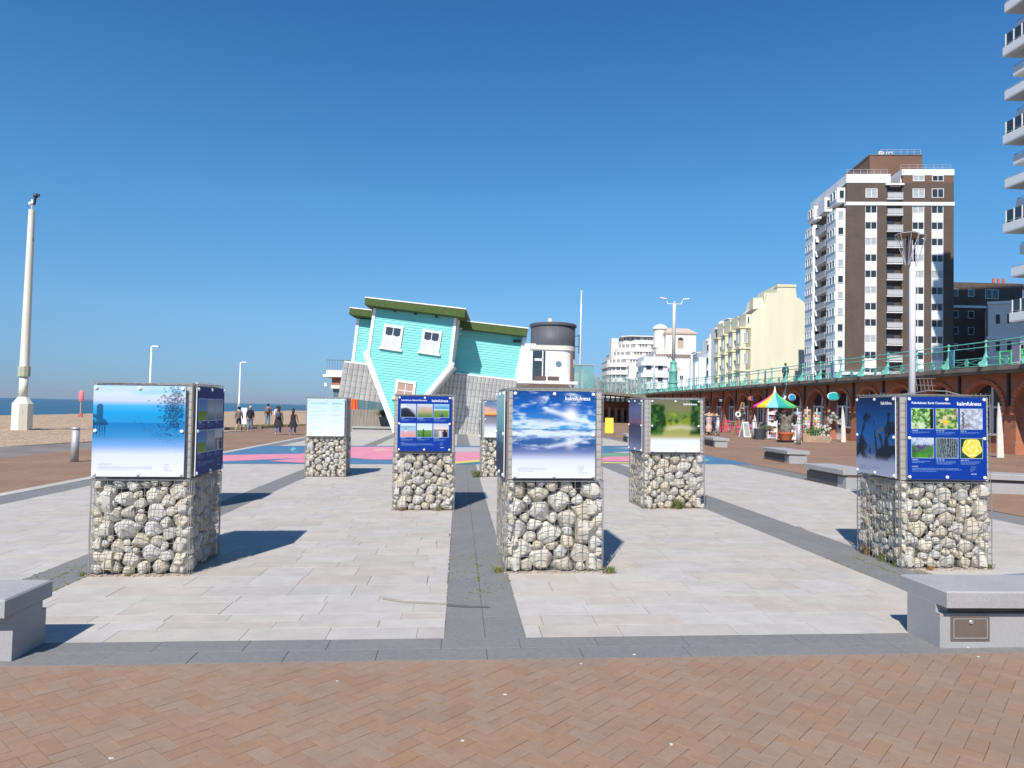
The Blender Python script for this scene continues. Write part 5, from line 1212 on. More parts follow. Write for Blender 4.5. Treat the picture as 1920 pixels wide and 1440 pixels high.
# ------------------------------------------------------------------ shop signs, stalls
def wall_sign(px, py, w_, h, col, rim, label, text=None, tcol=None, square=False, proj=-.75):
    q = (Vector((0, 0, EYE)) + ray(px, py)*((AX+proj)/ray(px, py).x))
    s = thing('hanging_sign', label, 'shop sign', q, R_(0), 'shop signs hanging under the arcade')
    n = 28
    for nm, k, c, y in (('rim', 1.0, rim, .0), ('face', .86, col, -.03)):
        b = MB(); pts = [(w_/2*k*math.cos(6.2832*i/n), h/2*k*math.sin(6.2832*i/n)) for i in range(n)]
        b.xz(pts, y-.02, y+.02); b.build(nm, mat('sign_'+label[:14].replace(' ', '_')+nm, c, .4), s)
    MB().cyl((0, 0, h/2), (0, 0, h/2+.25), .02, n=5).build('hanger', M['black'], s)
    if text:
        for i, l in enumerate(text): inst(text_mesh(l, h*.9/ (len(text)+2.2), mat('signtext_'+label[:9].replace(' ', '_'), tcol, .5), align='CENTER', bold=.004), 'lettering', s, (0, -.058, (len(text)/2-.5-i)*h*.25))
    return s
wall_sign(1563, 743, .86, .54, (.03, .42, .42), (.62, .82, .76), 'oval turquoise sign with a pale rim')
wall_sign(1351, 751, .62, .46, (.02, .02, .025), (.03, .03, .03), 'small black oval sign with white lettering', ['FRESH', 'FISH'], (.7, .7, .7))
s = wall_sign(1408, 747, .62, .42, (.75, .16, .04), (.04, .04, .04), 'round sign in orange, yellow and blue')
b = MB(); b.xz([(-.02, -.17), (.22, -.1), (.24, .1), (-.02, .17)], -.056, -.05); b.build('stripe', mat('sign_blue', (.03, .10, .42), .4), s)
wall_sign(1485, 745, .55, .5, (.03, .30, .55), (.85, .85, .85), 'round blue and white sign partly behind the dark flag')
def lp(px, py): return at(px, py)
def prop(name, label, cat, px, py, grp=None, rz=0):
    q = at(px, py); return thing(name, label, cat, (q.x, q.y, q.z), R_(rz), grp)
# big multicoloured parasol
t = prop('striped_parasol', 'large parasol with pink, yellow, blue and green panels outside the gift shop', 'parasol', 1452, 822)
cols = [(.78, .04, .28), (.85, .52, .03), (.22, .62, .80), (.03, .33, .28), (.12, .55, .16), (.35, .72, .20), (.75, .1, .05), (.5, .1, .5), (.78, .04, .28), (.85, .52, .03), (.22, .62, .80), (.12, .55, .16)]
R0, zt, ze = 1.42, 3.22, 2.18
order = {6: 0, 7: 0, 8: 1, 9: 2, 10: 3, 11: 4, 0: 5}
for i in range(12):
    a0, a1 = 6.2832*i/12, 6.2832*(i+1)/12; b = MB()
    prev = None
    for k in range(7):
        f = k/6; r_ = R0*f; z_ = zt-(zt-ze)*(f**.72); row = [(r_*math.cos(a0), r_*math.sin(a0), z_), (r_*math.cos(a1), r_*math.sin(a1), z_)]
        b.v += row
        if k: q = 2*(k-1); b.f.append((q, q+1, q+3, q+2)); b.m.append(0)
    q = len(b.v); z2 = ze-.12; b.v += [(R0*math.cos(a0), R0*math.sin(a0), z2), (R0*math.cos(a1), R0*math.sin(a1), z2)]; b.f.append((q-2, q-1, q+1, q)); b.m.append(0)
    ci = {5: 2, 6: 0, 7: 1, 8: 2, 9: 3, 10: 4, 11: 5, 0: 4}.get(i, i)
    ci = {6: 0, 7: 1, 8: 2, 9: 3, 10: 4, 11: 5}.get(i, (i*5) % 12)
    o = b.build('canopy_panel', mat('canopy_%d' % ci, cols[ci], .7), t); o.rotation_euler = (0, 0, R_(-16))
MB().lathe([(.10, zt-.12), (.06, zt+.1), (.02, zt+.3)], 8).build('finial', M['white'], t); MB().cyl((0, 0, 0), (0, 0, zt), .035, n=8).build('pole', M['white'], t); MB().lathe([(.3, 0), (.3, .08), (.05, .12)], 12).build('base', M['black'], t)
# dark feather flag
t = prop('feather_flag', 'dark grey flag with white marks standing before the parasol', 'flag', 1466, 822)
MB().cyl((-.12, 0, 0), (.3, 0, 3.75), .025, n=6).build('pole', M['steel'], t)
b = MB(); L1 = [(.30, 3.75), (.34, 3.0), (.30, 2.5), (.1, 2.0), (-.12, 1.55)]; L0 = [(.22, 3.55), (.02, 2.9), (-.12, 2.4), (-.30, 1.9), (-.34, 1.45)]
for (a0, z0), (a1, z1) in zip(L0, L1): b.v += [(a0, .03*math.sin(z0*5), z0), ((a0+a1)/2, -.07, (z0+z1)/2), (a1, .05, z1)]
for k in range(4): b.f += [(3*k, 3*k+1, 3*k+4, 3*k+3), (3*k+1, 3*k+2, 3*k+5, 3*k+4)]; b.m += [0, 0]
fl = b.build('cloth', mat('flag_grey', (.05, .05, .06), .8, col2=(.12, .12, .13), scale=2), t)
MB().cbox((.12, -.10, 2.75), .14, .01, .3, Matrix.Rotation(.4, 3, 'Y')).cbox((-.02, -.10, 2.2), .10, .01, .22).build('emblem', ink, fl)
# terracotta pot on a wheeled stand with a gnarled trunk
t = prop('planted_pot', 'orange terracotta pot on a wheeled stand holding a gnarled trunk', 'plant pot', 1473, 829)
b = MB(); b.lathe([(.50, .06), (.52, .11)], 16)
for k in range(5): a = k*1.257; b.cyl((.42*math.cos(a)-.03, .42*math.sin(a), .05), (.42*math.cos(a)+.03, .42*math.sin(a), .05), .06, n=8)
b.build('trolley', M['black'], t)
MB().lathe([(.32, .12), (.42, .45), (.46, .5), (.46, .60), (.40, .60), (.38, .5)], 18).build('pot', mat('terracotta', (.50, .13, .05), .8, var=.15, scale=4), t, smooth='x')
bk = mat('grey_bark', (.21, .19, .15), .95, var=.5, scale=8, bump=.8, bscale=12)
b = MB(); r = random.Random(2)
b.lathe([(.30, .5), (.34, .8), (.30, 1.1), (.36, 1.35), (.28, 1.55), (.1, 1.65)], 11)
for k in range(7): a = r.uniform(0, 6.3); b.cyl((.2*math.cos(a), .2*math.sin(a), 1.1+.06*k), (.55*math.cos(a), .35*math.sin(a), 1.5+r.uniform(-.1, .3)), .10, .05, 7)
b.build('trunk', bk, t)
b = MB()
for k in range(8): a = r.uniform(0, 6.3); b.cyl((.35*math.cos(a), .3*math.sin(a), 1.6), (.65*math.cos(a), .4*math.sin(a), 1.6+r.uniform(-.5, .25)), .07, .12, 7)
b.build('burnt_limb', M['black'], t)
# tubs and planters
t = prop('plastic_tub', 'black plastic tub with a spreading grey green plant beside a bollard', 'plant pot', 1424, 824)
MB().lathe([(.29, 0), (.36, .68), (.38, .7), (.34, .7)], 16).build('tub', mat('tub_black', (.05, .055, .06), .6), t)
def foliage(parent, n, s, c, m, seed=1, leaf=.07):
    b = MB(); r = random.Random(seed)
    for k in range(n):
        v = Vector((r.gauss(0, 1), r.gauss(0, 1), r.gauss(0, 1))).normalized()*(r.random()**.4); p_ = Vector((v.x*s[0]+c[0], v.y*s[1]+c[1], v.z*s[2]+c[2]))
        a = Vector((r.gauss(0, 1), r.gauss(0, 1), r.gauss(0, .8))).normalized()*leaf; d = a.orthogonal().normalized()*leaf*.45; q = len(b.v); b.v += [tuple(p_-a), tuple(p_+d), tuple(p_+a), tuple(p_-d)]; b.f.append((q, q+1, q+2, q+3)); b.m.append(0)
    return b.build('foliage', m, parent)
gry = mat('sage_leaf', (.12, .15, .08), .8, var=.3, scale=5)
foliage(t, 260, (.42, .3, .25), (.45, 0, .72), gry, 4)
t = prop('wooden_planter', 'low wooden planter box with a green plant by the card racks', 'planter', 1530, 829, rz=-20)
MB().box(-.75, .75, -.2, .2, 0, .38).build('box', mat('planter_wood', (.38, .27, .18), .85, var=.2, scale=3), t)
foliage(t, 260, (.5, .22, .3), (-.15, 0, .62), mat('planter_leaf', (.06, .17, .035), .8, var=.3, scale=5), 5)
# folding black and white menu board
t = prop('menu_board', 'white framed folding menu board left of the black tub', 'sign', 1397, 819, rz=12)
MB().quadbox([(-.28, -.3, 0), (.28, -.3, 0), (.28, -.25, 0), (-.28, -.25, 0), (-.22, -.03, 1.05), (.22, -.03, 1.05), (.22, .02, 1.05), (-.22, .02, 1.05)]).build('frame', M['white'], t)
MB().quadbox([(-.20, -.305, .12), (.20, -.305, .12), (.20, -.28, .12), (-.20, -.28, .12), (-.165, -.07, .97), (.165, -.07, .97), (.165, -.05, .97), (-.165, -.05, .97)]).build('face', mat('menu_face', (.35, .42, .38), .6, var=.3, scale=12), t)
for s_ in (-1, 1): MB().bar((s_*.25, .35, 0), (s_*.2, .02, 1.05), .05).build('leg', M['white'], t)
# tall wooden easel with hats
t = prop('wooden_easel', 'tall wooden trestle ladder hung with hats and a white lifebuoy', 'easel', 1383, 815, rz=5)
wd = mat('ladder_wood', (.32, .20, .12), .85)
for x in (-.45, .55): MB().bar((x, 0, 0), (x*.0+.45+ (0 if x < 0 else .12), .2, 2.5), .09).build('rail', wd, t)
for k in range(5): MB().bar((-.40+k*.16, .0, .35+k*.4), (.56-k*.01, 0, .35+k*.4), .05).build('rung', wd, t)
rg = MB(); n = 18
for i in range(n):
    a, c = 6.2832*i/n, 6.2832*(i+1)/n; rg.cyl((.0+.17*math.cos(a), -.12, 1.55+.17*math.sin(a)), (.17*math.cos(c), -.12, 1.55+.17*math.sin(c)), .07, n=6, cap=False)
o = rg.build('lifebuoy', M['white'], None, loc=(t.location.x-.05, t.location.y-.05, t.location.z)); tag(o, 'white lifebuoy hanging on the wooden trestle', 'lifebuoy')
b = MB(); r = random.Random(8)
for k in range(9):
    c = (.2+r.uniform(-.2, .3), -.1, .4+k*.2); b.lathe([(.16, 0), (.15, .02), (.09, .04), (.08, .12), (0, .13)], 9, c)
o = b.build('hat_display', mat('hat_dark', (.04, .045, .06), .8, col2=(.4, .38, .33), scale=3), None, loc=t.location); tag(o, 'dark and pale hats hanging in a column on the trestle', 'hats')
# pink cafe furniture
pk = mat('hot_pink_paint', (.70, .035, .17), .5)
def chair(px, py, rz, label):
    t = prop('pink_chair', label, 'chair', px, py, 'pink chairs by the arcade', rz)
    MB().box(-.2, .2, -.2, .2, .42, .46).build('seat', pk, t); b = MB()
    for k in range(4): b.bar((-.17+k*.113, .19, .46), (-.17+k*.113, .22, .95), .03)
    b.box(-.2, .2, .19, .23, .9, 1.0); b.build('backrest', pk, t)
    for x in (-.18, .18):
        for y in (-.18, .18): MB().bar((x, y, 0), (x, y, .44), .04).build('leg', pk, t)
chair(1352, 811, 100, 'hot pink chair left of the cafe table'); chair(1377, 812, -100, 'hot pink chair right of the cafe table, by the trestle'); chair(1366, 809, 0, 'hot pink chair behind the cafe table')
t = prop('cafe_table', 'small cafe table with thin pink legs between the pink chairs', 'table', 1363, 811)
MB().box(-.45, .45, -.35, .35, .72, .76).build('tabletop', wd, t)
for x in (-.4, .4):
    for y in (-.3, .3): MB().bar((x, y, 0), (x*.8, y, .73), .04).build('leg', pk, t)
# card racks
def rack(px, py, h, seed, label, pal):
    t = prop('card_rack', label, 'display rack', px, py, 'postcard racks outside the gift shop'); r = random.Random(seed)
    MB().cyl((0, 0, 0), (0, 0, h), .03, n=6).build('pole', M['white'], t); MB().lathe([(.26, 0), (.26, .04), (0, .06)], 10).build('base', M['white'], t)
    ms = [mat('card_%d' % i, c, .4) for i, c in enumerate(pal_all)]
    for i in range(int((h-.35)/.17)):
        for j in range(8):
            a = 6.2832*j/8; c = (.22*math.cos(a), .22*math.sin(a), .38+i*.17)
            MB().cbox(c, .01, .13, .14, Matrix.Rotation(a, 3, 'Z')).build('card', ms[r.choice(pal)], t)
pal_all = [(.75, .73, .68), (.62, .12, .15), (.10, .35, .55), (.70, .45, .10), (.15, .42, .30), (.72, .40, .45), (.35, .55, .62), (.78, .78, .76), (.12, .12, .14), (.55, .50, .30)]
rack(1495, 829, 2.05, 1, 'left postcard rack behind a bollard, mostly green and white cards', (0, 4, 6, 7, 9, 5)); rack(1513, 826, 2.15, 2, 'middle postcard rack of mixed reddish cards', (1, 0, 5, 8, 9, 3)); rack(1531, 826, 2.05, 3, 'right postcard rack of bright white, orange and blue cards', (7, 7, 1, 3, 2, 0))
t = prop('white_shelf', 'white shelving with folded goods under the parasol', 'shelf', 1447, 823, rz=-10)
for z in (.05, .45, .85, 1.25, 1.6): 
    MB().box(-.28, .28, -.18, .18, z, z+.04).build('shelf_board', M['white'], t)
for x in (-.28, .28): MB().box(x-.02, x+.02, -.18, .18, 0, 2.0).build('side', M['white'], t)
r = random.Random(9)
for z in (.09, .49, .89, 1.29, 1.64):
    for k in range(3): 
        o = MB().box(-.08, .08, -.14, .12, 0, r.uniform(.14, .28)).build('goods', mat('card_%d' % r.choice((1, 2, 5, 6, 7, 0)), (.5, .5, .5), .5), t, loc=(-.18+k*.18, 0, z))
t = prop('goods_stand', 'low stand of souvenir boxes between the pot and the racks', 'stand', 1486, 824)
for k in range(5): MB().box(-.2, .2, -.15, .15, 0, .2).build('box', mat('card_%d' % (0, 3, 7, 8, 0)[k], (.5, .5, .5), .5), t, loc=(.03*k, 0, .22*k))
# open white door leaves standing outside the shops
for px, py, hh, lb in ((1581, 829, 2.2, 'white curved board leaning outside the shop with the turquoise oval sign'), (1875, 858, 2.3, 'white shop door standing open right of the yellow rose pillar'), (1416, 819, 1.6, 'white pointed board leaning by the arch behind the black tub')):
    q = at(px, py); o = MB().xz([(-.13, 0), (.16, 0), (.11, hh*.45), (.03, hh*.8), (-.07, hh), (-.12, hh*.7)], -.03, .03).build('open_door', mat('door_cream', (.72, .68, .60), .6, var=.1, scale=2), None, loc=(q.x, q.y, q.z)); tag(o, lb, 'door', 'pale boards and doors outside the arches')
# window goods in the shop with the turquoise sign
q = at(1568, 827); b = MB(); r = random.Random(12)
for k in range(26): b.cbox((r.uniform(-.4, .4), r.uniform(-.1, .1), 1.0+r.uniform(0, .9)), .14, .1, .16, Matrix.Rotation(r.uniform(0, 3), 3, 'Y'))
o = b.build('souvenir_display', mat('souvenir', (.7, .68, .62), .6, col2=(.12, .10, .09), scale=4), None, loc=(q.x+.1, q.y+.4, q.z)); tag(o, 'pale and dark souvenirs heaped on the sill below the turquoise oval sign', 'souvenirs')
# dressed display dummies left of the pink chairs
def dummy(px, py, cols_, label, h=1.6):
    t = prop('clothes_stand', label, 'clothes stand', px, py, 'clothes stands at the left end of the shops'); MB().cyl((0, 0, 0), (0, 0, h), .03, n=6).build('pole', M['black'], t)
    MB().lathe([(.20, .25), (.24, .5), (.17, .85), (.24, 1.25), (.10, 1.4)], 11).build('garment', mat('gar_%d' % px, cols_[0], .9, col2=cols_[1], scale=5), t); MB().lathe([(.26, 1.42), (.25, 1.45), (.11, 1.47), (.10, 1.6), (0, 1.62)], 12).build('hat', mat('straw', (.55, .36, .2), .9), t)
dummy(1325, 812, ((.55, .5, .45), (.15, .08, .05)), 'clothes stand with a pale garment under a straw hat, leftmost'); dummy(1334, 814, ((.30, .13, .07), (.6, .55, .5)), 'clothes stand with a rust brown garment'); dummy(1343, 815, ((.75, .72, .68), (.12, .1, .3)), 'clothes stand with a white and navy garment, nearest the pink chairs', 1.4); dummy(1329, 816, ((.45, .2, .12), (.7, .6, .5)), 'clothes stand with a tan striped garment in front of the others', 1.3)
for i, (px, py, cA, cB, lb, nn) in enumerate(((1321, 813, (.5, .16, .1), (.65, .6, .5), 'crowded rail of hats and scarves at the left end of the shops', 60), (1400, 817, (.10, .16, .3), (.7, .2, .3), 'table of folded blue and pink goods behind the menu board', 34), (1436, 820, (.7, .3, .1), (.15, .45, .5), 'baskets of orange and turquoise toys under the parasol, left side', 40), (1545, 826, (.7, .66, .6), (.25, .3, .2), 'white crate of trinkets beside the wooden planter', 26))):
    q = at(px, py); b = MB(); r = random.Random(40+i)
    for k in range(nn): b.cbox((r.uniform(-.35, .35), r.uniform(-.15, .15), .25+r.uniform(0, 1.5 if i == 0 else .75)), .13, .1, .12, Matrix.Rotation(r.uniform(0, 3), 3, 'Y'))
    b.box(-.38, .38, -.2, .2, 0, .22)
    o = b.build('goods_display', mat('goods_%d' % i, cA, .7, col2=cB, scale=5, detail=2), None, loc=q); tag(o, lb, 'display')

# ------------------------------------------------------------------ seafront buildings
wframe = mat('window_frame_white', (.80, .80, .79), .5)
_wn = {}
def winM(w_, h, n, gl='glass'):
    key = (round(w_, 2), round(h, 2), n, gl)
    if key not in _wn:
        f = MB(); e = .09; f.box(-w_/2, w_/2, -.08, .06, -h/2, -h/2+e); f.box(-w_/2, w_/2, -.08, .06, h/2-e, h/2)
        for k in range(n+1): x = -w_/2+(w_-e)*k/n; f.box(x, x+e, -.078, .058, -h/2+e, h/2-e)
        _wn[key] = (f.mesh('window', wframe), MB().box(-w_/2+.03, w_/2-.03, -.02, .02, -h/2+.03, h/2-.03).mesh('pane', M[gl]))
    return _wn[key]
def win(parent, x, z, w_, h, n=2, y=0, rz=0, gl=None, X=0):
    gl = gl or ('glass_pale' if random.random() < .28 else 'glass'); f, g = winM(w_, h, n, gl)
    o = inst(f, 'window', parent, (x, y, z), (0, 0, rz)); inst(g, 'pane', o); return o
def bld(name, label, x, y, yaw): return thing(name, label, 'building', (x, y, 0), R_(yaw), 'seafront buildings')
# brown tower
T = thing('tower_block', 'tall brown brick tower block with white window strips and sea facing bays', 'building', (66.3, 118, 0), R_(-8))
Wt, Dt = 18.0, 17.6
bn, b2 = M['brown'], M['brown2']
for x0, x1 in ((0, 3.2), (5.2, 6.8), (9.35, 11.1), (13.1, 14.3), (16.3, 18.0)):
    MB().box(x0, x1, 0, .6, 4, 38.6).build('brick_pier', bn, T)
MB().box(0, 18, .6, Dt, 4, 42.4).build('wall', bn, T)
MB().box(0, 6.8, 0, .6, 39.2, 42.55).box(9.35, 18, 0, .6, 39.2, 42.55).build('top_wall', bn, T)
MB().box(-.08, 18.1, -.08, .7, 38.6, 39.2).build('white_band', M['white'], T)
MB().box(-.05, 7.4, -.05, Dt, 42.55, 44.1).build('white_parapet', M['white'], T)
MB().box(9.3, 18.05, -.05, .5, 43.9, 44.95).box(9.3, 9.5, .5, 12, 42.6, 44.95).build('white_parapet', M['white'], T); MB().box(9.5, 18, .02, 16, 42.55, 44.9).build('penthouse', b2, T)
MB().box(7.4, 9.5, 4.2, 16, 42.4, 43.4).build('roof_deck', M['concrete'], T)
MB().box(6.0, 15.2, 5.0, 17, 42.5, 49.2).build('plant_room', b2, T); MB().box(5.9, 15.3, 4.9, 17.1, 49.2, 49.35).build('flat_roof', M['concrete'], T)
b = MB(); b.box(7.9, 8.5, 5.6, 6.2, 49.35, 50.2); b.box(8.6, 8.75, 5.5, 5.6, 49.35, 50.1); b.box(8.75, 9.1, 5.5, 5.6, 49.35, 49.5); b.box(9.1, 9.25, 5.5, 5.6, 49.35, 50.1); b.box(9.5, 10.2, 5.5, 5.9, 49.9, 50.1); b.box(9.5, 9.65, 5.5, 5.6, 49.35, 49.9); b.box(10.05, 10.2, 5.5, 5.6, 49.35, 49.9); b.build('roof_vents', M['white'], T)
rl = MB()
for (x0, x1, y, z) in ((9.4, 17.8, .6, 44.95), (.3, 7.2, .6, 44.1), (8, 15, 5.2, 49.35)):
    for k in range(7): rl.cyl((x0+(x1-x0)*k/6, y, z), (x0+(x1-x0)*k/6, y, z+1.0), .04, n=4)
    for q in (.55, 1.0): rl.cyl((x0, y, z+q), (x1, y, z+q), .035, n=4)
rl.build('roof_railing', M['steel'], T)
spM = MB().box(-1.0, 1.0, -.03, .55, -.72, .72).mesh('white_panel', M['white'])
for cx in (4.2, 12.1, 15.3):
    win(T, cx, 40.75, 2.0, 1.6, 2, .0)
    for k in range(12):
        z = 38.6-2.82*k; win(T, cx, z-.68, 2.0, 1.34, 2, .15); inst(spM, 'white_panel', T, (cx, .1, z-2.08))
for cx in (12.1, 15.3): win(T, cx, 43.35, 1.9, 1.05, 2, -.02)
slabM = MB().box(6.75, 9.4, -.35, 1.5, -.1, .06).mesh('balcony', M['white']); rb = MB()
for k in range(3): rb.box(6.8+k*1.27, 6.86+k*1.27, -.34, -.28, 0, 1.05)
rb.box(6.78, 9.4, -.35, -.28, 1.0, 1.07); rb.box(6.82, 9.35, -.325, -.30, .12, .95); railM = rb.mesh('railing', mat('balcony_mesh', (.46, .47, .46), .5))
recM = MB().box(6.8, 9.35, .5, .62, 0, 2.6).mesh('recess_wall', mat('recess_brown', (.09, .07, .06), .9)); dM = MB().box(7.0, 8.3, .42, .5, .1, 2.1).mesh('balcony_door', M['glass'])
for k in range(14):
    z = 39.7-2.82*k
    s = inst(slabM, 'balcony', T, (0, 0, z)); inst(railM, 'railing', s, (0, 0, .05)); inst(recM, 'recess_wall', T, (0, 0, z)); inst(dM, 'balcony_door', T, (0, 0, z))
MB().box(6.5, 9.6, -.35, .1, 42.1, 42.4).build('canopy', M['white'], T)
# bays on the sea side (local -x)
for y0, top in ((.4, 0), (11.6, 0)):
    for k in range(12):
        z = 38.2-2.82*k
        MB().box(-1.6, 0, y0, y0+4.2, z-2.8, z).build('bay', M['white'], T)
        win(T, -.8, z-1.2, 1.0, 1.35, 1, y0-.03); 
        for q in range(3): win(T, -1.63, z-1.2, 1.1, 1.35, 1, y0+.9+q*1.25, R_(-90), 'glass_pale' if random.random() < .6 else 'glass')
    MB().box(-1.4, .2, y0+.2, y0+3.6, 39.3, 41.9).build('bay', M['white'], T); win(T, -.6, 40.7, .9, 1.5, 1, y0+.17); win(T, -1.43, 40.7, 1.1, 1.5, 1, y0+1.2, R_(-90)); win(T, -1.43, 40.7, 1.1, 1.5, 1, y0+2.6, R_(-90))
MB().box(-1.4, .2, 6.4, 9.6, 39.3, 41.9).build('bay', M['white'], T); win(T, -.6, 40.7, .9, 1.5, 1, 6.37)
for k in range(12):
    z = 37.8-2.82*k; s = MB().box(-1.5, 0, 5.6, 10.6, -.12, 0).build('balcony', M['white'], T, loc=(0, 0, z-2)); MB().box(-1.5, -1.42, 5.6, 10.6, 0, 1.0).box(-1.42, 0, 5.6, 5.66, 0, 1.0).build('railing', mat('grey_balcony', (.42, .41, .40), .7), s)
MB().box(-2, 18.5, -1.5, 0, 9.0, 9.5).build('canopy', M['white'], T)
# lower brown wing to the right, in the shade of the balconied block
LB = bld('brown_wing', 'lower dark brown brick block right of the tower, in shadow', 86.1, 119.6, -4); LB.scale = (.84,)*3; LB.location.z = .3
MB().box(-3, 16, 0, 14, 4, 30.8).build('wall', M['brown'], LB); MB().box(-3, 13, -.06, .3, 25.4, 25.9).build('cornice', M['white'], LB)
for x in (1.4, 4.8):
    for k in range(6): win(LB, x, 28.6-k*3.45 - (1.2 if k else 0), 1.3, 1.6, 1, -.03)
for k in range(6): 
    z = 28.4-k*3.45-(1.2 if k else 0); win(LB, 9.2, z, 2.8, 2.0, 2, -.03)
    if k: MB().box(7.8, 10.6, -.04, .1, z-2.6, z-1.05).build('white_panel', M['white'], LB)
for k in range(3): MB().cyl((13.0+k*1.1, 5, 30.6), (13.0+k*1.1, 5, 32.8), .3, .25, 8).build('chimney_pot', mat('pot_red', (.55, .13, .08), .8), LB)
MB().box(12.4, 30, 4, 12, 24, 31.2).build('chimney_stack', M['brown'], LB)
WB = bld('white_terrace', 'white painted terrace in shadow between the brown wing and the balconied block', 89.6, 114.5, -35); WB.scale = (.84,)*3; WB.location.z = .3
MB().box(0, 34, 0, 12, 4, 25.5).build('wall', mat('terrace_white', (.76, .72, .66), .75, var=.06, scale=.5), WB); MB().box(-.3, 34, -.4, .1, 18.2, 18.7).box(-.2, 34, -.3, 0, 25.3, 25.8).build('cornice', M['white'], WB)
for k in range(4):
    for q in range(16): win(WB, 1.6+q*1.9, 22.2-k*4.9-(.6 if k else 0), .9, 2.1, 1, -.03, 0, 'glass')
# balconied white block at the right edge
EM = thing('balconied_block', 'very tall white block of stacked balconies at the right edge', 'building', (68.1, 84.5, 0), R_(0))
MB().box(2.4, 25, -45, -.6, 4, 66).build('wall', mat('block_white', (.66, .66, .65), .7), EM)
for k in range(-2, 20):  # uppermost storeys, out of view, added so the block shades the brown wing
    z = 59.7-2.84*k; off = (0, .85, .15, 1.05)[k % 4]+(.5 if k > 12 else 0)
    if k == 19: continue
    s = MB().box(off, 3.2, -40, -off*.8, z-.15, z).build('balcony', mat('block_white', (.7, .7, .7), .7), EM)
    MB().box(off-.02, off+.10, -40, -off*.8, z, z+1.0).box(off+.1, 3.2, -off*.8-.1, -off*.8+.02, z, z+1.0).build('parapet', mat('parapet_white', (.76, .76, .76), .6), s)
    rl = MB(); rl.cyl((off+.1, -40, z+1.25), (off+.1, -off*.8-.1, z+1.25), .035, n=4); rl.cyl((off+.1, -off*.8-.1, z+1.25), (3.0, -off*.8-.1, z+1.25), .035, n=4)
    for q in range(8): rl.cyl((off+.1, -off*.8-.1-q*1.2, z+.95), (off+.1, -off*.8-.1-q*1.2, z+1.25), .03, n=4)
    rl.build('railing', M['steel'], s)
    if k % 4 == 0:
        g = MB().box(off+.15, 3, -30, -off*.8-.25, z+1.0, z+2.65).build('glazing', M['glass'], s)
        for q in range(10): MB().box(off+.06, off+.2, -off*.8-.3-q*1.3-.12, -off*.8-.3-q*1.3, z+1.0, z+2.65).build('mullion', M['white'], EM)
    else:
        for q in range(3): win(EM, 2.35, z+1.35, 1.4, 2.0, 1, -2-q*2.2, R_(-90))
MB().box(1.9, 6, -30, -.9, 4, 8).build('ground_floor', M['cream'], EM)
# pale yellow terrace with stacked gables
yl = mat('yellow_render', (.72, .68, .50), .8, var=.05, scale=.25, stretch=(2, 2, .2)); yl2 = mat('yellow_trim', (.72, .65, .42), .8)
Y = bld('yellow_house', 'pale yellow rendered house with a tall blank gable and bay windows', 64.5, 160, -5)
MB().xz([(2.5, 4), (15.5, 4), (15.5, 27.5), (13.6, 29.0), (13.0, 29.2), (12.6, 32.0), (8.6, 32.2), (8.4, 30.2), (6.1, 30.0), (5.5, 27.6), (2.5, 25)], 0, 14).build('gable_wall', yl, Y)
MB().box(8.4, 12.8, -.15, 2, 31.6, 32.2).build('chimney_cap', yl2, Y); MB().box(3.4, 5.7, 1.5, 4, 26.5, 29.2).box(5.8, 8.5, 1.0, 4, 29, 30.3).build('chimney_stack', yl, Y)
for j, (yy, zt) in enumerate(((.3, 21.8), (6.5, 21.6), (12.7, 21.4), (19, 21.2))):
    b = MB(); b.box(.2, 2.5, yy, yy+3.6, 4, zt); b.box(1.4, 2.5, yy, yy+5.4, 4, 25.4+0*j); b.build('bay', yl, Y)
    for z in (zt, zt-4.8, zt-10.0): MB().box(-.15, 2.6, yy-.2, yy+3.9, z, z+.35).build('cornice', yl2, Y)
    for z in (zt-2.2, zt-7.0, zt-12.6): win(Y, 1.35, z, .9, 2.4, 1, yy-.03, 0, 'glass_pale'); win(Y, .17, z, 1.0, 2.4, 1, yy+1.8, R_(-90), 'glass')
    win(Y, 2.0, 23.8, .5, 1.6, 1, yy-.02)
MB().box(2.5, 15, 14, 30, 4, 26).build('wall', yl, Y)
b = MB(); b.quadbox([(1.4, .2, 25.2), (3.2, .2, 25.2), (3.2, 28, 24.0), (1.4, 28, 24.0), (2.6, .2, 26.2), (6.5, .2, 27.0), (6.5, 28, 25.6), (2.6, 28, 25.0)]); b.build('slate_roof', mat('slate', (.14, .13, .13), .8), Y)
for z in (24, 19, 12.5): MB().box(15.5, 16.4, 3, 6, z-2.2, z).build('side_balcony', mat('ochre_shade', (.35, .25, .10), .9), Y)
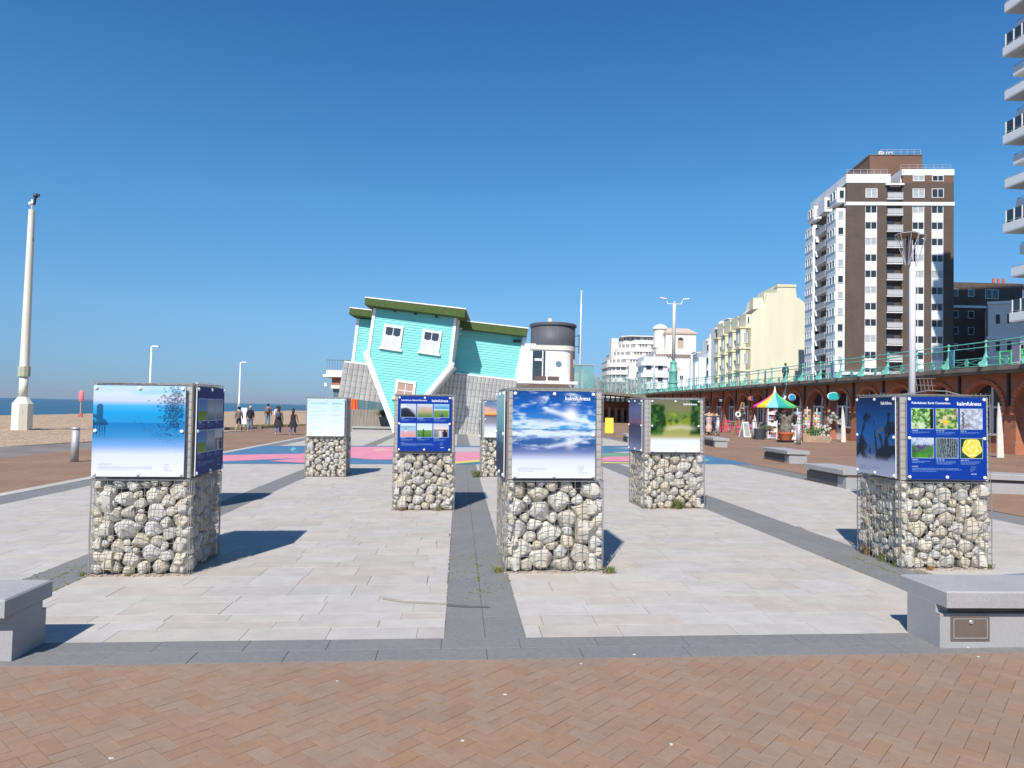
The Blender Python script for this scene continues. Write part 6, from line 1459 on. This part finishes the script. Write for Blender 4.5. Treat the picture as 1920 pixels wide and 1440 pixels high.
# white houses
wh = mat('white_render', (.78, .78, .76), .75, var=.04, scale=.3)
for lb, x, y, W_, zt, ps in (('white bay fronted house with a rounded parapet beside the yellow house', 68.4, 185, 6.3, 26.0, (1.4, 1)), ('narrower white bay fronted house, second from the yellow house', 70.2, 197, 5.0, 24.0, (1.2, 1))):
    Hh = bld('white_house', lb, x, y, -5)
    MB().box(1.6, W_, 0, 13, 4, zt).build('wall', wh, Hh); b = MB(); n = 10
    b.xy([(1.7+1.7*math.cos(R_(a)), 2.2+2.2*math.sin(R_(a))) for a in range(90, 331, 24)], 4, zt-1.2); b.build('round_bay', wh, Hh, smooth='x')
    MB().lathe([(2.0, zt-1.4), (2.0, zt-1.1), (.9, zt-.6), (.9, zt+.6), (0, zt+1.0)], 12, (1.7, 2.2, 0)).build('bay_cap', M['white'], Hh)
    for k in range(5):
        z = zt-3.4-k*3.7; win(Hh, 1.9, z, .9, 2.0, 1, -.05); win(Hh, .15, z, .9, 2.0, 1, 1.2, R_(-55), 'glass')
        if k % 2 == 0 and W_ > 7: win(Hh, 3.6, z, 1.0, 2.0, 1, -.03)
    MB().box(3.2, W_-.3, 1.5, 8, zt, zt+1.4).build('attic', mat('glazed_attic', (.35, .38, .40), .4), Hh)
    MB().box(3.0, W_, 1.2, 8.3, zt+1.4, zt+1.6).build('attic_roof', M['white'], Hh)
# small far white pair
Hh = bld('white_house', 'lowest white house with blue grey bays, left of the two bay fronted ones', 70.6, 206, -5)
MB().box(0, 5, 0, 12, 4, 18.4).build('wall', mat('cool_white', (.66, .70, .74), .7), Hh); MB().box(-.8, 1.2, 1, 5, 4, 17).build('bay', wh, Hh)
for k in range(4): win(Hh, .4, 15.5-k*3.4, .9, 1.9, 1, .95); win(Hh, 3.2, 15.5-k*3.4, .9, 1.9, 1, -.03)
MB().box(-.4, 4, 1, 8, 18.4, 20.4).build('mansard', mat('blue_slate', (.30, .32, .35), .7), Hh)
# hotel with arched window and cornice
cr1 = mat('hotel_cream', (.76, .70, .62), .8, var=.04, scale=.2); cr2 = mat('hotel_tan', (.52, .40, .30), .85)
Hh = bld('cream_hotel', 'cream hotel with a single arched window under a tiled roof', 62.0, 225, -4)
MB().box(1.5, 15.5, 0, 20, 4, 20.6).build('wall', cr1, Hh); MB().box(.6, 16.6, -.9, 20, 20.6, 21.4).build('cornice', cr1, Hh)
b = MB()
for k in range(18): b.box(1.2+k*.86, 1.55+k*.86, -.7, -.1, 20.0, 20.6)
b.build('brackets', cr2, Hh)
MB().box(4.2, 14.0, 1, 12, 21.4, 27.4).build('upper_storey', cr1, Hh); MB().box(3.9, 14.3, .7, 12, 27.4, 27.9).build('cornice', cr2, Hh)
MB().quadbox([(3.9, .7, 27.9), (14.3, .7, 27.9), (14.3, 12, 27.9), (3.9, 12, 27.9), (5.5, 4, 29.6), (12, 4, 29.6), (12, 9, 29.6), (5.5, 9, 29.6)]).build('tiled_roof', mat('pale_tile', (.52, .40, .34), .9), Hh)
aw = MB(); pts = [(-1.0, -1.5), (1.0, -1.5)]+[(math.cos(R_(a)), .6+math.sin(R_(a))) for a in range(0, 181, 20)]; aw.xz([(9.0+x, 24.2+z) for x, z in pts], .93, 1.2); aw.build('arched_window', mat('arch_tan', (.45, .36, .28), .8), Hh)
aw = MB(); aw.xz([(9.0+x*.95, 24.8+z*.95) for x, z in pts[2:]], .90, .93); aw.build('arch_opening', M['dark'], Hh)
MB().lathe([(2.2, 21), (2.2, 29.2), (2.6, 29.3), (2.6, 29.8), (1.6, 30.6), (0, 31.2)], 16, (3.4, 6, 0)).build('turret', cr1, Hh, smooth='x')
MB().box(4.0, 16.5, -5, .0, 4, 15.0).build('lower_wing', wh, Hh)
for k in range(3):
    for x in (8.0, 12.2): win(Hh, x, 13.0-k*3.6, 1.2, 1.4, 2, -5.03, 0, 'glass')
MB().box(-3.8, 3.8, -4, 6, 4, 19.5).build('sea_front', mat('shade_blue_white', (.66, .69, .74), .8), Hh)
b = MB()
for k in range(4):
    b.box(-4.6, -3.7, -4, 5.5, 5.5+k*3.7, 6.7+k*3.7); b.box(-4.4, 3.9, -4.7, -4, 5.5+k*3.7, 6.7+k*3.7)
b.build('balcony', wh, Hh)
for k in range(3):
    for x in (-2.2, 1.5): win(Hh, x, 8.6+k*3.7, 1.8, 1.6, 1, -4.05, 0, 'glass')
b = MB()
for k in range(7): b.cyl((4.6+k*.5, -3, 15.0), (4.6+k*.5, -3, 16.3), .18, .14, 6)
b.build('chimney_pots', mat('pot_red', (.55, .13, .08), .8), Hh)
MB().box(4.3, 8.2, -4, -2, 15, 15.8).build('chimney_stack', cr2, Hh)
# curved art deco block
Hh = bld('curved_hotel', 'cream art deco block with curved continuous balconies, farthest left of the row', 58.0, 276, -4)
dw = mat('deco_cream', (.76, .73, .66), .8, var=.03, scale=.2); 
def plan(x0, x1, y0, r): return [(x0+r-r*math.cos(R_(a)), y0+r-r*math.sin(R_(a))) for a in range(0, 91, 15)]+[(x1, y0), (x1, y0+24), (x0, y0+24)]
dk_ = mat('deco_window_band', (.30, .29, .28), .6)
for k in range(9):
    z = 4.2+k*3.05; st = (0, 0, 0, 0, 0, 0, 1.6, 3.6, 5.5)[k]; top = k == 8
    MB().xy(plan(st+1.0, 24, .8, 6), z-.2, z+3.0).build('window_band', dk_, Hh)
    MB().xy(plan(st, 24, -.3 if k < 6 else .2, 7), z, z+1.6).build('balcony', dw, Hh)
    b = MB()
    for q in range(15): x = st+7.2+q*1.15; b.box(x, x+(.45 if q % 4 else .95), .5, .85, z+1.5, z+3.05)
    for a_ in range(0, 90, 18):
        cx_, cy_ = st+1.0+6-6.05*math.cos(R_(a_)), .8+6-6.05*math.sin(R_(a_)); b.cyl((cx_, cy_, z+1.5), (cx_, cy_, z+3.05), .28, n=6)
    b.build('wall_piers', dw, Hh)
MB().xy([(8.5, -.6), (26, -.6), (26, 20), (5.5, 20), (5.5, 3)], 31.5, 31.9).build('flat_roof', dw, Hh); MB().box(2.4, 5.2, 8, 14, 20, 31.4).build('stair_tower', wh, Hh)
# little cream gabled houses in front of the deco block
Hh = bld('gabled_house', 'small cream gabled house in front of the curved block', 61.5, 250, -4)
MB().xz([(0, 4), (13, 4), (13, 21), (11, 21.5), (7.5, 17), (5, 13.5), (0, 13.5)], 0, 8).build('wall', cr1, Hh); MB().box(-2.5, 3, -1, 6, 13.2, 14.0).build('roof', M['white'], Hh); MB().box(-1.0, 4.0, 1, 5, 13.5, 18.5).build('upper_wall', wh, Hh); win(Hh, 1.8, 15.5, .8, 1.6, 1, .95, 0, 'glass')
for k in range(4): MB().box(-2+k*1.2, -1.7+k*1.2, -.9, -.6, 4, 13.2).build('column', wh, Hh)
Hh = bld('yellow_cottage', 'distant pale yellow gabled roofline at the far left of the row', 52.0, 330, -3)
MB().xz([(-8, 4), (8, 4), (8, 18), (6, 19.5), (2, 19.5), (-8, 14.5)], 0, 10).build('wall', yl, Hh); MB().box(3, 6, 1, 4, 19, 21).build('chimney', cr2, Hh)
# yellow-cream background houses behind everything to close the street
for k, (x, y, w_, zt, m_, lb) in enumerate(((86, 176, 14, 23, M['brown'], 'dark brown house glimpsed between the yellow gable and the tower'),)):
    Hh = bld('far_house', lb, x, y, -5); MB().box(0, w_, 0, 10, 4, zt+6).build('wall', m_, Hh)
# ------------------------------------------------------------------ people
def skin_obj(name, pts, edges, m, parent, root=0, lev=1):
    me = bpy.data.meshes.new(name); me.from_pydata([p[:3] for p in pts], edges, []); o = inst(me, name, parent); me.materials.append(m)
    md = o.modifiers.new('Skin', 'SKIN'); md.use_smooth_shade = True
    for i, p in enumerate(pts):
        r_ = p[3]; r2 = p[4] if len(p) > 4 else r_
        me.skin_vertices[0].data[i].radius = (r_, r2); me.skin_vertices[0].data[i].use_root = (i == root)
    s = o.modifiers.new('Sub', 'SUBSURF'); s.levels = lev; s.render_levels = lev
    return o
skn = mat('skin', (.50, .30, .21), .6); skn2 = mat('skin_dark', (.30, .17, .11), .6)
def person(px, py, label, h=1.7, face=0, top=(.1, .1, .1), legs=(.15, .2, .3), hair=(.03, .02, .015), stride=.16, long_hair=False, pack=None, shorts=False, dress=False, pos=None, arms=(-.15, .12), sk=skn, sit=False, hood=False):
    q = at(px, py) if pos is None else Vector(pos); s = h/1.75
    t = thing('person', label, 'person', q, R_(face), 'people on the seafront'); t.scale = (s, s, s)
    st = stride; hip, kn = .90, .49
    if sit: L = [(-.09, -.42, .50), (-.09, -.45, .08)]; Rr = [(.09, -.42, .50), (.09, -.45, .08)]; hz = .50
    else: L = [(-.10, -st*.35-.03, kn), (-.10, -st*.9+.03, .09)]; Rr = [(.10, st*.25-.05, kn+.02), (.10, st*.9+.12, .12)]; hz = hip
    d = hz-hip
    body = [(0, 0, .95+d, .13, .10), (0, 0, 1.12+d, .125, .09), (0, .01, 1.32+d, .16, .105), (0, 0, 1.46+d, .07, .07), (0, 0, 1.53+d, .052, .055), (0, -.01, 1.60+d, .072, .085), (0, -.012, 1.70+d, .078, .092), (0, -.01, 1.765+d, .05, .06),
            (-.18, 0, 1.42+d, .055), (-.215, arms[0]*.4, 1.17+d, .043), (-.215, arms[0], .93+d, .032), (-.215, arms[0]-.05, .84+d, .036, .02), (-.21, arms[0]-.07, .77+d, .025, .014),
            (.18, 0, 1.42+d, .055), (.215, arms[1]*.4, 1.17+d, .043), (.215, arms[1], .93+d, .032), (.215, arms[1]-.05, .84+d, .036, .02), (.21, arms[1]-.07, .77+d, .025, .014),
            (-.09, 0, .86+d, .085), (*L[0], .058), (*L[1], .04), (L[1][0], L[1][1]-.14, .04, .038, .03), (.09, 0, .86+d, .085), (*Rr[0], .058), (*Rr[1], .04), (Rr[1][0], Rr[1][1]-.13, .05, .038, .03)]
    ed = [(0, 1), (1, 2), (2, 3), (3, 4), (4, 5), (5, 6), (6, 7), (3, 8), (8, 9), (9, 10), (10, 11), (11, 12), (3, 13), (13, 14), (14, 15), (15, 16), (16, 17), (0, 18), (18, 19), (19, 20), (20, 21), (0, 22), (22, 23), (23, 24), (24, 25)]
    skin_obj('body', body, ed, sk, t)
    g = 1.22; k = 'c%d_%d' % (px, py)
    tp = [(0, 0, .84+d, .185, .145), (0, 0, 1.12+d, .175, .135), (0, .01, 1.33+d, .195, .14), (0, 0, 1.44+d, .10, .085), (-.185, 0, 1.42+d, .075), (-.222, arms[0]*.4, 1.17+d, .062), (-.225, arms[0], .95+d, .05), (.185, 0, 1.42+d, .075), (.222, arms[1]*.4, 1.17+d, .062), (.225, arms[1], .95+d, .05)]
    te = [(0, 1), (1, 2), (2, 3), (3, 4), (4, 5), (5, 6), (3, 7), (7, 8), (8, 9)]
    m_ = mat('top_'+k, top, .9, var=.15, scale=6)
    if dress: tp = tp[:4]; te = te[:3]
    skin_obj('top', tp, te, m_, t)
    if dress: MB().lathe([(.31, .52), (.29, .62), (.19, .95), (.16, 1.1)], 14, (0, 0, 0), 1, .8).build('skirt', m_, t, smooth='x')
    ml = mat('legs_'+k, legs, .9, var=.15, scale=6)
    lg = [(0, 0, 1.02+d, .135, .105), (-.095, 0, .84+d, .105), ((L[0][0]), L[0][1], L[0][2], .082), (L[1][0], L[1][1], L[1][2]+.02, .072), (.095, 0, .84+d, .105), (Rr[0][0], Rr[0][1], Rr[0][2], .082), (Rr[1][0], Rr[1][1], Rr[1][2]+.02, .072)]
    le = [(0, 1), (1, 2), (2, 3), (0, 4), (4, 5), (5, 6)]
    if shorts: lg = lg[:3]+lg[4:6]; le = [(0, 1), (1, 2), (0, 3), (3, 4)]
    skin_obj('shorts' if shorts else 'trousers', lg, le, ml, t)
    for P in (L[1], Rr[1]): MB().ball((P[0], P[1]-.05, .045), .06, 8, 6, .85, 2.0, .7).build('shoe', mat('shoe_pale', (.5, .45, .42), .8), t, smooth=True)
    mh = mat('hair_'+k, hair, .8, var=.3, scale=20)
    hb = MB(); hb.ball((0, .02, 1.695+d), .108, 12, 9, .95, 1.05, 1.05)
    if long_hair: hb.lathe([(.03, 1.30+d), (.085, 1.36+d), (.105, 1.5+d), (.10, 1.68+d)], 10, (0, .055, 0), 1, .75)
    hb.build('hair', mh, t, smooth=True)
    f_ = MB(); f_.ball((0, -.105, 1.675+d), .016, 6, 5); f_.build('nose', sk, t, smooth=True)
    if hood: MB().ball((0, .08, 1.48+d), .12, 10, 7, 1, .6, .6).build('hood', m_, t, smooth=True)
    if pack:
        b = MB(); b.ball((0, .19, 1.24+d), .17, 12, 9, .95, .62, 1.25); o = b.build('backpack', mat('pack_'+k, pack, .8), t, smooth=True)
    return t
person(441, 809, 'walker in a brown patterned jacket and dark shorts, leftmost of the group', 1.66, 176, (.17, .13, .105), (.03, .035, .055), (.02, .015, .012), .18, shorts=True, pos=(-15.0, 49.9, gz(-15)))
person(460, 809, 'walker with blonde hair in a black jacket and blue grey trousers', 1.72, 188, (.018, .02, .03), (.17, .18, .27), (.55, .42, .28), .12, hood=True, arms=(-.05, .2), pos=(-14.3, 50.1, gz(-14.3)))
person(497, 799, 'walker with a grey backpack over a brown top and blue jeans', 1.92, 178, (.20, .12, .09), (.10, .19, .26), (.03, .02, .015), .08, pack=(.12, .12, .13), pos=(-16.6, 63.4, gz(-16.6)))
person(512, 799, 'walker in a white shirt with a grey backpack, partly behind the long haired woman', 1.72, 185, (.72, .73, .76), (.22, .21, .24), (.03, .02, .015), .1, pack=(.17, .19, .23), pos=(-15.9, 63.7, gz(-15.9)))
person(520, 815, 'woman with long dark hair in a dark dress over blue jeans', 1.74, 184, (.035, .028, .03), (.09, .17, .30), (.045, .02, .015), .14, long_hair=True, dress=True, pack=(.08, .09, .11), arms=(-.25, .1), pos=(-11.15, 45.1, gz(-11)))
person(548, 815, 'woman with long dark hair and a flared black top over jeans, rightmost of the group', 1.60, 174, (.03, .022, .02), (.06, .12, .22), (.035, .018, .012), .2, long_hair=True, dress=True, arms=(-.35, -.1), pos=(-10.3, 45.3, gz(-10)))
person(1127, 801, 'grey haired person in a pale top near the yellow board', 1.75, 20, (.42, .44, .40), (.3, .2, .15), (.4, .38, .35), .1, pos=(13.2, 69, gz(13)))
person(1338, 815, 'person in dark clothes standing among the clothes stands', 1.72, -60, (.05, .06, .10), (.03, .03, .04), (.04, .03, .02), .1)
person(1322, 814, 'person in navy half hidden by the path poster pillar', 1.75, 150, (.03, .05, .12), (.04, .04, .05), (.05, .03, .02), .05)
q = aty(1458, 720, 54); person(1458, 700, 'person in a dark top leaning at the turquoise railing below the yellow house', 1.75, 160, (.03, .06, .10), (.03, .03, .04), (.1, .05, .03), .02, pos=(26.4, 56.0, 4.27))
# sign board and parked clutter far along the beach path
t = thing('notice_board', 'white notice board on the path beside the pale text panel', 'sign', (-13.6, 76, -.15), R_(6))
MB().box(-.45, .45, -.04, .04, 1.35, 2.1).build('board', M['white'], t); MB().box(-.32, -.26, -.03, .03, 0, 1.35).box(.26, .32, -.03, .03, 0, 1.35).build('post', M['steel'], t)
t = thing('notice_board', 'tall white board standing between the two leftmost walkers', 'sign', (-16.6, 56.5, -.18), 0); MB().box(-.2, .22, -.03, .03, .35, 1.6).build('board', M['white'], t); MB().box(-.05, .05, -.02, .02, 0, .4).build('post', M['steel'], t)
b = MB(); r = random.Random(4)
for k in range(10): b.cyl((-14.4+r.uniform(0, 2), 72+r.uniform(-.5, .5), -.1), (-14.4+r.uniform(0, 2), 72, .7+r.uniform(0, .3)), .04, n=5)
for k in range(4): b.box(-14.6, -12.4, 71.5, 72.5, .1+k*.25, .16+k*.25)
o = b.build('picnic_bench', M['bench'], None); tag(o, 'cluttered grey picnic bench beyond the notice board', 'bench')
# grass verge and low dark edging along the beach edge
b = MB(); 
for k in range(30): x = -17.6+k*.33; b.cbox((x, 60+k*.55, -.1), .9, .5, .18, Matrix.Rotation(.3, 3, 'Z'))
o = b.build('verge', mat('verge_green', (.14, .13, .06), .95, var=.3, scale=2)); tag(o, kind='stuff')
b = MB(); r = random.Random(11)
for k in range(16): b.cbox((-17.9+k*.22+r.uniform(-.05, .05), 48+k*.9, -.1), .5, .8, .16+r.uniform(0, .06), Matrix.Rotation(r.uniform(0, 3), 3, 'Z'))
o = b.build('beach_sleepers', mat('old_groyne', (.16, .125, .09), .95)); tag(o, 'low dark timber edging where the shingle meets the path', 'edging')
# ------------------------------------------------------------------ thin sea air
hb_ = MB().box(-16400, 16400, -16400, 16400, -9, 110); ho = hb_.build('haze', [], None); ho.data.materials.clear()
hm_ = bpy.data.materials.new('sea_air'); hm_.use_nodes = True; N_ = hm_.node_tree.nodes; N_.remove(N_['Principled BSDF'])
pv = N_.new('ShaderNodeVolumePrincipled'); pv.inputs['Color'].default_value = (.93, .96, 1, 1); pv.inputs['Density'].default_value = 4.5e-5; pv.inputs['Anisotropy'].default_value = .3
hm_.node_tree.links.new(pv.outputs[0], N_['Material Output'].inputs['Volume']); ho.data.materials.append(hm_); tag(ho, kind='stuff')
SC.cycles.volume_bounces = 0
